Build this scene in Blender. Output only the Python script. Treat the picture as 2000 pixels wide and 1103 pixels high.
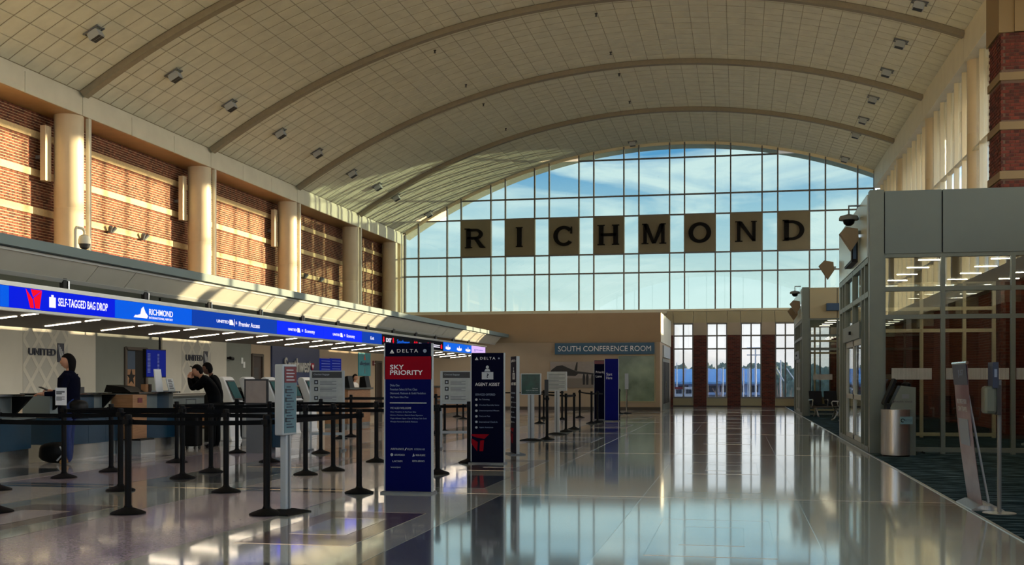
import bpy, bmesh, math, random
from mathutils import Matrix, Vector, noise
random.seed(7)
S = bpy.context.scene
for o in list(bpy.data.objects): bpy.data.objects.remove(o)
COL = S.collection
PI = math.pi

# ------------------------------------------------------------------ camera
F, H = 2208.0, 1.35                       # focal length in pixels of a 2000 px frame, eye height
TH = math.atan(441 / F); SN, CS = math.sin(TH), math.cos(TH)
cd = bpy.data.cameras.new('camera'); cam = bpy.data.objects.new('camera', cd); COL.objects.link(cam)
cd.sensor_width = 36; cd.lens = 36 * F / 2000; cd.shift_y = 0.09525; cd.clip_end = 2000; cd.clip_start = .1
cam.location = (0, 0, H); cam.rotation_euler = (PI / 2, 0, TH)
S.camera = cam

# ------------------------------------------------------------------ exposure, sun, sky
S.view_settings.view_transform = 'Standard'; S.view_settings.look = 'None'
S.view_settings.gamma = 1; S.view_settings.use_curve_mapping = False
S.view_settings.exposure = 0.45
SUN = Vector((.857, .510, .0735)).normalized()
sd = bpy.data.lights.new('sun', 'SUN'); so = bpy.data.objects.new('sun', sd); COL.objects.link(so)
sd.energy = 12.8; sd.color = (1, .77, .46); sd.angle = math.radians(.6)
so.rotation_euler = SUN.to_track_quat('Z', 'Y').to_euler(); so.location = (60, 40, 20)

W = bpy.data.worlds.new('sky'); S.world = W; W.use_nodes = True
def sky():
    nt = W.node_tree; N = nt.nodes; L = nt.links; N.clear()
    tc = N.new('ShaderNodeTexCoord'); sp = N.new('ShaderNodeSeparateXYZ'); L.new(tc.outputs['Generated'], sp.inputs[0])
    cr = N.new('ShaderNodeValToRGB'); L.new(sp.outputs['Z'], cr.inputs[0])
    e = cr.color_ramp.elements
    e[0].position = 0; e[0].color = (.74, .75, .75, 1)
    e[1].position = 1; e[1].color = (.07, .2, .5, 1)
    for p, c in ((.05, (.88, .90, .87)), (.09, (.74, .81, .82)), (.145, (.48, .66, .80)), (.19, (.14, .38, .70)), (.4, (.13, .33, .62))):
        x = e.new(p); x.color = (*c, 1)
    # thin streaky cloud
    mp = N.new('ShaderNodeMapping'); mp.inputs['Scale'].default_value = (3.2, 3.2, 15); L.new(tc.outputs['Generated'], mp.inputs[0])
    nz = N.new('ShaderNodeTexNoise'); nz.inputs['Scale'].default_value = 1.6; nz.inputs['Detail'].default_value = 7; nz.inputs['Roughness'].default_value = .55
    nz.inputs['Distortion'].default_value = .6; L.new(mp.outputs[0], nz.inputs[0])
    c2 = N.new('ShaderNodeValToRGB'); L.new(nz.outputs[0], c2.inputs[0])
    c2.color_ramp.elements[0].position = .47; c2.color_ramp.elements[0].color = (0, 0, 0, 1)
    c2.color_ramp.elements[1].position = .62; c2.color_ramp.elements[1].color = (.9, .9, .9, 1)
    mx = N.new('ShaderNodeMix'); mx.data_type = 'RGBA'; L.new(c2.outputs[0], mx.inputs['Factor'])
    L.new(cr.outputs[0], mx.inputs['A']); mx.inputs['B'].default_value = (.98, .98, .97, 1)
    # broad warm glow of a low sun
    dt = N.new('ShaderNodeVectorMath'); dt.operation = 'DOT_PRODUCT'; dt.inputs[1].default_value = SUN; L.new(tc.outputs['Generated'], dt.inputs[0])
    mr = N.new('ShaderNodeMapRange'); mr.inputs['From Min'].default_value = .55; mr.inputs['From Max'].default_value = 1; L.new(dt.outputs['Value'], mr.inputs['Value'])
    pw = N.new('ShaderNodeMath'); pw.operation = 'POWER'; pw.inputs[1].default_value = 3.5; L.new(mr.outputs[0], pw.inputs[0])
    m2 = N.new('ShaderNodeMix'); m2.data_type = 'RGBA'; m2.blend_type = 'ADD'; L.new(pw.outputs[0], m2.inputs['Factor'])
    L.new(mx.outputs['Result'], m2.inputs['A']); m2.inputs['B'].default_value = (2.7, 2.1, 1.5, 1)
    bg = N.new('ShaderNodeBackground'); L.new(m2.outputs['Result'], bg.inputs[0]); bg.inputs[1].default_value = 2.7
    ou = N.new('ShaderNodeOutputWorld'); L.new(bg.outputs[0], ou.inputs[0])
sky()

# ------------------------------------------------------------------ measuring the photograph
def gp(px, py, z=0.0):                     # pixel -> point on the horizontal plane z
    D = F * (H - z) / (py - 742); l = (px - 1000) / F * D
    return Vector((l * CS - D * SN, l * SN + D * CS, z))
def onX(px, py, X):                        # pixel -> point on the plane x = X
    t = (px - 1000) / F; Y = X * (CS + t * SN) / (t * CS - SN); D = Y * CS - X * SN
    return Vector((X, Y, H + (742 - py) * D / F))
def onY(px, py, Y):                        # pixel -> point on the plane y = Y
    t = (px - 1000) / F; X = Y * (t * CS - SN) / (CS + t * SN); D = Y * CS - X * SN
    return Vector((X, Y, H + (742 - py) * D / F))
def pj(v):
    D = v[1] * CS - v[0] * SN
    return 1000 + F * (v[0] * CS + v[1] * SN) / D, 742 - F * (v[2] - H) / D

# ------------------------------------------------------------------ materials
def lin(c):
    if isinstance(c, str):
        c = [int(c[i:i + 2], 16) / 255 for i in (0, 2, 4)]
    return tuple(x / 12.92 if x <= .04045 else ((x + .055) / 1.055) ** 2.4 for x in c)
MAT = {}
def mat(name, col, rough=.6, metal=0., var=.0, scale=8., bump=0., bscale=60., emit=0., spec=.5, stretch=None, col2=None, coat=0., ramp=(.35, .65)):
    m = bpy.data.materials.new(name); m.use_nodes = True; MAT[name] = m
    nt = m.node_tree; N = nt.nodes; L = nt.links; b = N['Principled BSDF']
    c = (*lin(col), 1)
    b.inputs['Base Color'].default_value = c; b.inputs['Roughness'].default_value = rough; b.inputs['Metallic'].default_value = metal
    b.inputs['Specular IOR Level'].default_value = spec
    b.inputs['Coat Weight'].default_value = coat; b.inputs['Coat Roughness'].default_value = .05
    g = N.new('ShaderNodeNewGeometry'); mp = N.new('ShaderNodeMapping'); L.new(g.outputs['Position'], mp.inputs[0])
    if stretch: mp.inputs['Scale'].default_value = stretch
    if var or col2:
        nz = N.new('ShaderNodeTexNoise'); nz.inputs['Scale'].default_value = scale; nz.inputs['Detail'].default_value = 4
        L.new(mp.outputs[0], nz.inputs[0])
        cr = N.new('ShaderNodeValToRGB'); L.new(nz.outputs[0], cr.inputs[0])
        a = [max(0, x * (1 - var)) for x in c[:3]]; d = [min(1, x * (1 + var)) for x in c[:3]]
        if col2: a = c[:3]; d = lin(col2)
        cr.color_ramp.elements[0].position = ramp[0]; cr.color_ramp.elements[1].position = ramp[1]
        cr.color_ramp.elements[0].color = (*a, 1); cr.color_ramp.elements[1].color = (*d, 1)
        L.new(cr.outputs[0], b.inputs['Base Color'])
    if bump:
        n2 = N.new('ShaderNodeTexNoise'); n2.inputs['Scale'].default_value = bscale; n2.inputs['Detail'].default_value = 2; L.new(mp.outputs[0], n2.inputs[0])
        bp = N.new('ShaderNodeBump'); bp.inputs['Strength'].default_value = bump; bp.inputs['Distance'].default_value = .02
        L.new(n2.outputs[0], bp.inputs['Height']); L.new(bp.outputs[0], b.inputs['Normal'])
    if emit:
        b.inputs['Emission Color'].default_value = c; b.inputs['Emission Strength'].default_value = emit * (.84 if emit < 2 else .9)
        b.inputs['Base Color'].default_value = (.004, .004, .005, 1); b.inputs['Specular IOR Level'].default_value = .05; b.inputs['Roughness'].default_value = .8
    return m
def glass(name, tint, gl=1.0, rough=.0, fmin=.04):
    m = bpy.data.materials.new(name); m.use_nodes = True; MAT[name] = m
    nt = m.node_tree; N = nt.nodes; L = nt.links; N.clear()
    tr = N.new('ShaderNodeBsdfTransparent'); tr.inputs[0].default_value = (*tint, 1)
    gs = N.new('ShaderNodeBsdfGlossy'); gs.inputs['Roughness'].default_value = rough; gs.inputs[0].default_value = (.9, .93, .95, 1)
    lw = N.new('ShaderNodeLayerWeight'); lw.inputs[0].default_value = .5
    pw = N.new('ShaderNodeMath'); pw.operation = 'POWER'; pw.inputs[1].default_value = 4; L.new(lw.outputs['Facing'], pw.inputs[0])
    mr = N.new('ShaderNodeMapRange'); mr.inputs['To Min'].default_value = fmin; mr.inputs['To Max'].default_value = .85 * gl; L.new(pw.outputs[0], mr.inputs[0])
    mx = N.new('ShaderNodeMixShader'); L.new(mr.outputs[0], mx.inputs[0]); L.new(tr.outputs[0], mx.inputs[1]); L.new(gs.outputs[0], mx.inputs[2])
    # faint dust film, so the pane is never perfectly even
    nz = N.new('ShaderNodeTexNoise'); nz.inputs['Scale'].default_value = 3; nz.inputs['Distortion'].default_value = .5
    g = N.new('ShaderNodeNewGeometry'); L.new(g.outputs['Position'], nz.inputs[0])
    bp = N.new('ShaderNodeBump'); bp.inputs['Strength'].default_value = .006; bp.inputs['Distance'].default_value = .01; L.new(nz.outputs[0], bp.inputs['Height']); L.new(bp.outputs[0], gs.inputs['Normal'])
    o = N.new('ShaderNodeOutputMaterial'); L.new(mx.outputs[0], o.inputs[0])
    return m
def brickmat(name, dark, light, mortar=None, ax=None):
    # ax None: colour per laid brick (bricks are geometry); ax 'x'/'y': far masonry, joints too fine to model
    m = bpy.data.materials.new(name); m.use_nodes = True; MAT[name] = m
    nt = m.node_tree; N = nt.nodes; L = nt.links; b = N['Principled BSDF']; b.inputs['Roughness'].default_value = .85
    g = N.new('ShaderNodeNewGeometry')
    if ax is None:
        sn = N.new('ShaderNodeVectorMath'); sn.operation = 'SNAP'; sn.inputs[1].default_value = (.105, .105, .0768); L.new(g.outputs['Position'], sn.inputs[0])
        wn = N.new('ShaderNodeTexWhiteNoise'); L.new(sn.outputs[0], wn.inputs[0])
        oi = N.new('ShaderNodeTexNoise'); oi.inputs['Scale'].default_value = 40; L.new(g.outputs['Position'], oi.inputs[0])
        ad = N.new('ShaderNodeMath'); ad.operation = 'ADD'; L.new(wn.outputs[0], ad.inputs[0])
        mu = N.new('ShaderNodeMath'); mu.operation = 'MULTIPLY_ADD'; L.new(oi.outputs[0], mu.inputs[0]); mu.inputs[1].default_value = .6; mu.inputs[2].default_value = -.3
        L.new(mu.outputs[0], ad.inputs[1])
        cr = N.new('ShaderNodeValToRGB'); L.new(ad.outputs[0], cr.inputs[0])
        cr.color_ramp.elements[0].color = (*lin(dark), 1); cr.color_ramp.elements[1].color = (*lin(light), 1)
        L.new(cr.outputs[0], b.inputs['Base Color'])
    else:
        sp = N.new('ShaderNodeSeparateXYZ'); cb = N.new('ShaderNodeCombineXYZ'); L.new(g.outputs['Position'], sp.inputs[0])
        L.new(sp.outputs['X' if ax == 'x' else 'Y'], cb.inputs[0]); L.new(sp.outputs['Z'], cb.inputs[1])
        bt = N.new('ShaderNodeTexBrick'); L.new(cb.outputs[0], bt.inputs[0])
        bt.inputs['Color1'].default_value = (*lin(dark), 1); bt.inputs['Color2'].default_value = (*lin(light), 1); bt.inputs['Mortar'].default_value = (*lin(mortar), 1)
        bt.inputs['Scale'].default_value = 1; bt.inputs['Mortar Size'].default_value = .007; bt.inputs['Brick Width'].default_value = .21; bt.inputs['Row Height'].default_value = .0768
        L.new(bt.outputs[0], b.inputs['Base Color'])
        bp = N.new('ShaderNodeBump'); bp.inputs['Strength'].default_value = .5; bp.inputs['Distance'].default_value = .01; bp.invert = True
        L.new(bt.outputs['Fac'], bp.inputs['Height']); L.new(bp.outputs[0], b.inputs['Normal'])
    return m
def terrazzo(name, a, b_, rough=.16, wax=1.):
    m = bpy.data.materials.new(name); m.use_nodes = True; MAT[name] = m
    nt = m.node_tree; N = nt.nodes; L = nt.links; b = N['Principled BSDF']
    g = N.new('ShaderNodeNewGeometry')
    vo = N.new('ShaderNodeTexVoronoi'); vo.inputs['Scale'].default_value = 70; L.new(g.outputs['Position'], vo.inputs[0])
    cr = N.new('ShaderNodeValToRGB'); L.new(vo.outputs['Color'], cr.inputs[0])
    cr.color_ramp.elements[0].color = (*lin(a), 1); cr.color_ramp.elements[1].color = (*lin(b_), 1)
    L.new(cr.outputs[0], b.inputs['Base Color'])
    b.inputs['Roughness'].default_value = rough; b.inputs['Specular IOR Level'].default_value = 1.0; b.inputs['Coat Weight'].default_value = wax; b.inputs['Coat IOR'].default_value = 1.9 if wax > .9 else 1.5; b.inputs['Coat Roughness'].default_value = .06
    mp = N.new('ShaderNodeMapping'); mp.inputs['Scale'].default_value = (1.0, .55, 1); L.new(g.outputs['Position'], mp.inputs[0])
    nz = N.new('ShaderNodeTexNoise'); nz.inputs['Scale'].default_value = 1.3; nz.inputs['Detail'].default_value = 2; L.new(mp.outputs[0], nz.inputs[0])
    bp = N.new('ShaderNodeBump'); bp.inputs['Strength'].default_value = .10; bp.inputs['Distance'].default_value = .02
    L.new(nz.outputs[0], bp.inputs['Height']); L.new(bp.outputs[0], b.inputs['Normal'])
    return m

mat('ceiling_tile', 'd9d8c4', .7, var=.06, scale=2.2)
mat('ceiling_gap', 'a0977e', .9)
mat('rib_steel', '8f8672', .55, var=.05)
mat('beam_cream', 'd8d2bc', .55, var=.04, scale=1.5)
mat('soffit_wood', 'a98b66', .35, var=.08, scale=3)
mat('column_cream', 'd2c3a4', .45, var=.03, scale=2)
mat('band_cream', 'dcc391', .8, var=.08, scale=20, bump=.2)
brickmat('brick', '4e2517', '8c4f36')
mat('mortar', 'dcc498', .9, var=.1, scale=30)
brickmat('brick_shaded', '3f180f', '74301f'); mat('pier_tan_shaded', '86704c', .7)  # pier brick, mortar and tan trim darkened for the shade it stands in
mat('mortar_shaded', '6a5446', .9, var=.1, scale=30)
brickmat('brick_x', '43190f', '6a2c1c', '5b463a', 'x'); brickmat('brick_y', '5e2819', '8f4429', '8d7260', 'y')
mat('mullion_grey', '6d6a66', .4, .4)
mat('mullion_cream', 'dfd4b2', .45)
mat('frame_grey', '62695f', .4, .15, var=.04, scale=3)
mat('fascia_grey', '5e6862', .42, .1, var=.03, scale=1.2)
mat('fascia_tan', 'a39672', .45, .05, var=.03, scale=1.2)
mat('fascia_glossy', 'b0bdb9', .25, .1)
mat('beige_wall', 'ad9a82', .75, var=.03, scale=1.5)
mat('beige_wall_upper', '9d8668', .75, var=.03, scale=1.5)
mat('grey_wall', '7b7f78', .7, var=.03, scale=2)
mat('light_panel', 'c4c0b2', .45, var=.03, scale=2)
mat('light_panel_band', 'acaaa0', .35)
mat('teal_soffit', '6f7f7d', .7)
mat('shelf_brown', '6d6055', .6, var=.05)
mat('base_dark', '4c4238', .6)
mat('canopy_panel', 'bdbcae', .3, .15, var=.03, scale=2)
mat('canopy_trim', 'b9bdb8', .3, .4)
terrazzo('terrazzo_light', 'b0b8b2', 'dadfd6'); terrazzo('terrazzo_teal', '9cabaa', 'c6d2d0')
terrazzo('terrazzo_dark', '565d66', '7d858d'); terrazzo('terrazzo_mauve', '9d8d9b', 'c4b6c2', .2, .5)
terrazzo('terrazzo_brown', '4d3d3d', '705d5c', .2, .5); terrazzo('terrazzo_taupe', 'b3aaa6', 'd8d0c9', .2, .5)
mat('divider', 'f2f2ee', .14, 1.)
mat('carpet', '0b242a', .95, scale=2.2, stretch=(1.0, 6, 1), col2='587078', bump=.4, bscale=220, spec=.1, ramp=(.5, .62))
mat('black', '040405', .5, spec=.2); mat('black_rubber', '060607', .7, spec=.2); mat('belt', '040405', .8, spec=.15)
mat('dark_grey', '2a2b2c', .5); mat('mid_grey', '6b6f72', .5); mat('pale_grey', 'a9b0b3', .45); mat('white', 'dfe2e2', .45)
mat('steel', 'b9bcbc', .28, .9, var=.08, scale=3, stretch=(30, 30, 1)); mat('chrome', 'd5d8d8', .12, 1)
mat('steel_kick', 'b4b7b4', .25, .9, var=.08, scale=2, stretch=(2, 2, .5))
mat('delta_navy', '020a4a', .6, spec=.05); mat('delta_dark', '020520', .6, spec=.05); mat('delta_red', '84061a', .6, spec=.05); mat('sign_blue', '08106a', .5, spec=.08)
mat('print_white', 'e6e8ea', .6); mat('print_grey', 'a8b0b8', .6); mat('print_dim', '7f8ea6', .6)
mat('counter_blue', '123b52', .4, var=.05); mat('counter_grey', '76807f', .45); mat('counter_top', '5f625f', .25, .3)
mat('wood', '9b704a', .5, var=.15, scale=4, stretch=(1, 1, 12)); mat('wood_dark', '2b1b14', .5)
mat('led_blue', (.0, .10, .86), emit=.95); mat('led_deep', (.03, .24, .66), emit=.9); mat('led_azure', (.0, .36, .90), emit=.9)
mat('led_bright', (.02, .16, .95), emit=1.0); mat('led_sky', (.06, .40, .90), emit=.9); mat('led_pink', (.86, .72, .96), emit=.95)
mat('led_white', (.95, .93, 1.), emit=1.0); mat('led_red', (.95, .03, .14), emit=.95); mat('led_black', (.02, .03, .07), emit=.4); mat('led_panel_dim', (.05, .12, .50), emit=.6)
mat('led_glow', (.05, .2, .75), emit=.8); mat('lamp_strip', (1, .93, .82), emit=55.0)
mat('lamp_check_in', (1, .93, .82), emit=16.0); mat('fill_panel', (1, .95, .87), emit=4.6); mat('lamp_tan', '7d6c50', .5)
mat('lamp_strip_far', (1, .93, .82), emit=7.0)
mat('exit_red', (.9, .05, .08), emit=1.0)
mat('letter_panel', '797159', .6, var=.04, scale=2); mat('letter_black', '0c0a08', .6, spec=.15)
mat('conf_blue', '14506f', .4); mat('conf_glass', '53664a', .2, var=.3, scale=.9, col2='8fa383')
mat('poster_sky', '9a8f86', .5, var=.05); mat('poster_ground', '7d7266', .5); mat('poster_dark', '241f1d', .5)
mat('poster_teal', '3f97a6', .5, var=.1, scale=2); mat('poster_orange', 'd05a3a', .5)
mat('sw_navy', '22345e', .4); mat('sw_grey', 'b4b2ae', .5); mat('sw_red', 'b02040', .5)
mat('united_navy', '101a33', .4); mat('banner_maroon', '54222f', .35, scale=1.2, col2='8a7880', stretch=(1, 1, 1.6)); mat('banner_navy', '22304a', .45)  # grey patches in the maroon stand for sheen on the banner sheet
mat('sign_green', '0d3a2e', .3, var=.4, scale=6); mat('sign_paper', 'a3a8a4', .5, var=.06, scale=9); mat('sign_glass_blue', '5f7f88', .35); mat('sign_maroon', '6b2a33', .4)
mat('skin', 'c08a6c', .5); mat('skin_dark', '6e4a3a', .5); mat('hair_dark', '0d0907', .7, var=.3, scale=90, spec=.1); mat('coat_navy', '090b1c', .9, var=.1, scale=10, spec=.08); mat('coat_black', '050506', .9, var=.1, scale=10, spec=.08)
mat('jeans', '1c2f63', .8, var=.15, scale=20); mat('trousers_dark', '07090c', .9, spec=.1); mat('shoe_tan', 'a07a45', .6); mat('shirt_white', 'd9d4ca', .7); mat('eye', '14100e', .2); mat('lips', '8a4b42', .5)
mat('asphalt', '50545a', .9, var=.1, scale=.5); mat('roof_blue', '86c4ff', .5, var=.1, scale=.4); mat('roof_pale', '9db9e4', .5); mat('facade_pale', 'a9c2e2', .6); mat('facade_dark', '2b3a4c', .4)  # blue cast of shade and window glass is mixed into these outdoor tones
mat('leaf', '8a9a8c', .9, var=.3, scale=.9); mat('bark', '4a4038', .9); mat('twig', 'a8948a', .9); mat('pole', 'd5e2f2', .5)
mat('vehicle_white', 'c9d3e0', .35); mat('vehicle_red', '7a2030', .35)
glass('pane', (.435, .505, .495)); glass('pane_clear', (.93, .95, .96)); glass('pane_low', (.51, .515, .52)); glass('pane_vestibule', (.62, .66, .64), 1.0, 0, .10); glass('pane_side', (.88, .90, .86), .7)
mat('screen_teal', '2f5a5e', .25); mat('frost', 'a5a399', .6, var=.08, scale=3); mat('vest_blue', '0f3c5c', .35)

# ------------------------------------------------------------------ building blocks
WM = {}                                     # world matrix of each root / part (parts have identity local transforms)
def prop(o, label=None, cat=None, group=None, kind=None):
    if label: o['label'] = label
    if cat: o['category'] = cat
    if group: o['group'] = group
    if kind: o['kind'] = kind
    return o
def thing(name, label, cat, loc=(0, 0, 0), rotz=0., group=None):
    o = bpy.data.objects.new(name, None); COL.objects.link(o); o.empty_display_size = .2
    o.location = loc; o.rotation_euler = (0, 0, rotz)
    WM[o] = Matrix.Translation(Vector(loc)) @ Matrix.Rotation(rotz, 4, 'Z')
    return prop(o, label, cat, group)
class MB:
    def __init__(s): s.v = []; s.f = []; s.m = []
    def add(s, vs, fs, mi=0):
        n = len(s.v); s.v += [Vector(v) for v in vs]; s.f += [tuple(n + i for i in f) for f in fs]; s.m += [mi] * len(fs); return s
    def box(s, a, b, mi=0, M=None):
        x0, y0, z0 = a; x1, y1, z1 = b
        vs = [Vector(p) for p in ((x0, y0, z0), (x1, y0, z0), (x1, y1, z0), (x0, y1, z0), (x0, y0, z1), (x1, y0, z1), (x1, y1, z1), (x0, y1, z1))]
        if M: vs = [M @ v for v in vs]
        return s.add(vs, [(0, 3, 2, 1), (4, 5, 6, 7), (0, 1, 5, 4), (1, 2, 6, 5), (2, 3, 7, 6), (3, 0, 4, 7)], mi)
    def cbox(s, c, d, mi=0, M=None):
        return s.box([c[i] - d[i] / 2 for i in range(3)], [c[i] + d[i] / 2 for i in range(3)], mi, M)
    def tube(s, pts, r, n=10, mi=0, caps=True):
        pts = [Vector(p) for p in pts]; rs = r if isinstance(r, (list, tuple)) else [r] * len(pts); base = len(s.v); prev = None
        for i, p in enumerate(pts):
            d = (pts[min(i + 1, len(pts) - 1)] - pts[max(i - 1, 0)]).normalized()
            u = d.cross(Vector((0, 0, 1)))
            if u.length < 1e-3: u = Vector((1, 0, 0))
            u.normalize()
            if prev is not None and u.dot(prev) < 0: u = -u
            prev = u; w = d.cross(u)
            for k in range(n):
                a = 2 * PI * k / n; s.v.append(p + (u * math.cos(a) + w * math.sin(a)) * rs[i])
        for i in range(len(pts) - 1):
            for k in range(n):
                s.f.append((base + i * n + k, base + (i + 1) * n + k, base + (i + 1) * n + (k + 1) % n, base + i * n + (k + 1) % n)); s.m.append(mi)
        if caps:
            s.f.append(tuple(base + k for k in range(n))); s.m.append(mi)
            s.f.append(tuple(base + (len(pts) - 1) * n + k for k in reversed(range(n)))); s.m.append(mi)
        return s
    def lathe(s, prof, c=(0, 0, 0), n=24, mi=0):
        base = len(s.v); c = Vector(c)
        for r, z in prof:
            for k in range(n):
                a = 2 * PI * k / n; s.v.append(c + Vector((r * math.cos(a), r * math.sin(a), z)))
        for i in range(len(prof) - 1):
            for k in range(n):
                s.f.append((base + i * n + k, base + i * n + (k + 1) % n, base + (i + 1) * n + (k + 1) % n, base + (i + 1) * n + k)); s.m.append(mi)
        s.f.append(tuple(base + k for k in reversed(range(n)))); s.m.append(mi)
        s.f.append(tuple(base + (len(prof) - 1) * n + k for k in range(n))); s.m.append(mi)
        return s
    def prism(s, poly, M, d, mi=0):         # 2-D outline (ccw) in frame M, extruded by d along its normal
        n = len(poly)
        vs = [M @ Vector((x, y, 0)) for x, y in poly] + [M @ Vector((x, y, d)) for x, y in poly]
        fs = [tuple(reversed(range(n))), tuple(range(n, 2 * n))] + [(i, (i + 1) % n, n + (i + 1) % n, n + i) for i in range(n)]
        return s.add(vs, fs, mi)
    def build(s, name, mats, parent=None, smooth=False, bevel=0., kind=None, label=None):
        me = bpy.data.meshes.new(name)
        vs = s.v
        if parent is not None and parent in WM:
            I = WM[parent].inverted(); vs = [I @ v for v in vs]
        me.from_pydata([tuple(v) for v in vs], [], s.f)
        if not isinstance(mats, (list, tuple)): mats = [mats]
        for m in mats: me.materials.append(MAT[m] if isinstance(m, str) else m)
        if len(mats) > 1: me.polygons.foreach_set('material_index', s.m)
        if smooth:
            me.polygons.foreach_set('use_smooth', [True] * len(me.polygons))
            try: me.set_sharp_from_angle(angle=math.radians(40))
            except Exception: pass
        bm = bmesh.new(); bm.from_mesh(me); bmesh.ops.recalc_face_normals(bm, faces=bm.faces); bm.to_mesh(me); bm.free()
        me.update()
        o = bpy.data.objects.new(name, me); COL.objects.link(o)
        if parent is not None:
            o.parent = parent; WM[o] = WM.get(parent, Matrix())
        if bevel:
            b = o.modifiers.new('bevel', 'BEVEL'); b.width = bevel; b.segments = 2; b.limit_method = 'ANGLE'
        return prop(o, label=label, kind=kind)
def frame(o, u, v=(0, 0, 1)):
    u = Vector(u).normalized(); v = Vector(v).normalized(); n = u.cross(v)
    M = Matrix.Identity(4)
    for i in range(3): M[i][0] = u[i]; M[i][1] = v[i]; M[i][2] = n[i]; M[i][3] = o[i]
    return M
def facing_x(y, z, x): return frame((x, y, z), (0, 1, 0))      # a wall that looks towards +x
def facing_y(x, z, y): return frame((x, y, z), (1, 0, 0))      # a wall that looks towards -y
def rect(w, h, x=0, y=0): return [(x, y), (x + w, y), (x + w, y + h), (x, y + h)]
def disc(r, x=0, y=0, n=20): return [(x + r * math.cos(2 * PI * k / n), y + r * math.sin(2 * PI * k / n)) for k in range(n)]
def text(body, M, w, h, m, parent, depth=.003, name='lettering', res=3, bold=0., spacing=1., label=None):
    cu = bpy.data.curves.new(name, 'FONT'); cu.body = body; cu.resolution_u = res; cu.offset = bold; cu.space_character = spacing
    cu.extrude = .01
    t = bpy.data.objects.new('tmp', cu); COL.objects.link(t)
    me = bpy.data.meshes.new_from_object(t); bpy.data.objects.remove(t)
    xs = [v.co.x for v in me.vertices]; ys = [v.co.y for v in me.vertices]
    x0, x1, y0, y1 = min(xs), max(xs), min(ys), max(ys)
    sx = w / (x1 - x0); sy = h / (y1 - y0)
    T = M @ Matrix.Diagonal((sx, sy, depth / .02, 1)) @ Matrix.Translation((-x0, -y0, .01))
    if parent is not None and parent in WM: T = WM[parent].inverted() @ T
    me.transform(T); me.materials.clear(); me.materials.append(MAT[m])
    o = bpy.data.objects.new(name, me); COL.objects.link(o)
    if parent is not None: o.parent = parent; WM[o] = WM.get(parent, Matrix())
    if label: o['label'] = label
    return o
def dup(root, loc, rotz=0., label=None, group=None, parent=None):
    r = root.copy(); COL.objects.link(r)
    if parent is None:
        r.location = loc; r.rotation_euler = (0, 0, rotz); WM[r] = Matrix.Translation(Vector(loc)) @ Matrix.Rotation(rotz, 4, 'Z')
        if label: r['label'] = label
        if group: r['group'] = group
    else:
        r.parent = parent; WM[r] = WM[parent]
    for ch in list(root.children): dup(ch, None, parent=r)
    return r
def struct(o): o['kind'] = 'structure'; return o
def root_struct(name, loc=(0, 0, 0)):
    o = bpy.data.objects.new(name, None); COL.objects.link(o); o.location = loc; WM[o] = Matrix.Translation(Vector(loc)); o['kind'] = 'structure'; return o

# ================================================================== STRUCTURE
XL, XW, XR, YE, YB = -17.68, -18.72, 6.68, 58.8, -12.0        # beam face, brick face, right wall face, end wall, wall behind the camera
VX, VZ, VR = -3.058, -13.13, 26.74                             # centre and radius of the vault
BAYS = [28.2 + 7.72 * k for k in range(-6, 4)]                 # rib lines
BAY = 7.72
def vz(x, r=VR): return VZ + math.sqrt(r * r - (x - VX) ** 2)
A0 = math.asin((XL - VX) / VR); A1 = math.asin((XR - VX) / VR)
def arc(a, r): return Vector((VX + r * math.sin(a), 0, VZ + r * math.cos(a)))

# --- floor with its terrazzo lanes
b = MB(); b.box((-19, YB, -.3), (9.5, YE + .3, 0)); floor = struct(b.build('floor', 'terrazzo_teal'))
T1, T2 = .0015, .003
LANES = [-10.38, -6.99, -3.60, -.21]
GX = [(-9.5, -7.86), (-6.12, -4.47), (-2.73, -1.08), (.65, 2.35)]
for i, lx in enumerate(LANES):
    MB().box((lx - .87, YB, 0), (lx + .87, YE, T1)).build('terrazzo_lane', 'terrazzo_light' if i else 'terrazzo_taupe', floor)
    for s in (-1, 1): MB().box((lx + s * .87 - .003, YB, 0), (lx + s * .87 + .003, YE, T2 + .0006)).build('divider_strip', 'divider', floor)
    for k in range(-1, 7):
        y0 = 8.75 + BAY * k
        if y0 > 54: continue
        dark = 'terrazzo_brown' if i < 3 else 'terrazzo_light'
        MB().box((lx - .5, y0, T1 - .001), (lx + .5, y0 + 2.3, T2)).build('terrazzo_inlay', dark, floor)
        MB().box((lx - .26, y0 + .6, T2 - .001), (lx + .26, y0 + 1.75, T2 + .0012)).build('terrazzo_inlay', 'terrazzo_mauve' if i < 2 else 'terrazzo_teal', floor)
        f = MB()
        for (xa, xb, ya, yb, z) in ((-.5, .5, 0, 2.3, T2), (-.26, .26, .6, 1.75, T2 + .0012)):
            for q in ((xa - .005, xa + .005, ya, yb), (xb - .005, xb + .005, ya, yb), (xa, xb, ya - .007, ya + .007), (xa, xb, yb - .007, yb + .007)):
                f.box((lx + q[0], y0 + q[2], 0), (lx + q[1], y0 + q[3], z + .0008))
        f.build('divider_strip', 'divider', floor)
        MB().box((lx - .5, y0 + 5.0, T1 - .001), (lx + .5, y0 + 6.8, T2)).build('terrazzo_inlay', 'terrazzo_dark' if i < 3 else 'terrazzo_light', floor)
cellmat = [['terrazzo_taupe', 'terrazzo_mauve'], ['terrazzo_mauve', 'terrazzo_taupe'], ['terrazzo_dark', 'terrazzo_teal'], ['terrazzo_teal', 'terrazzo_teal']]
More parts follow.
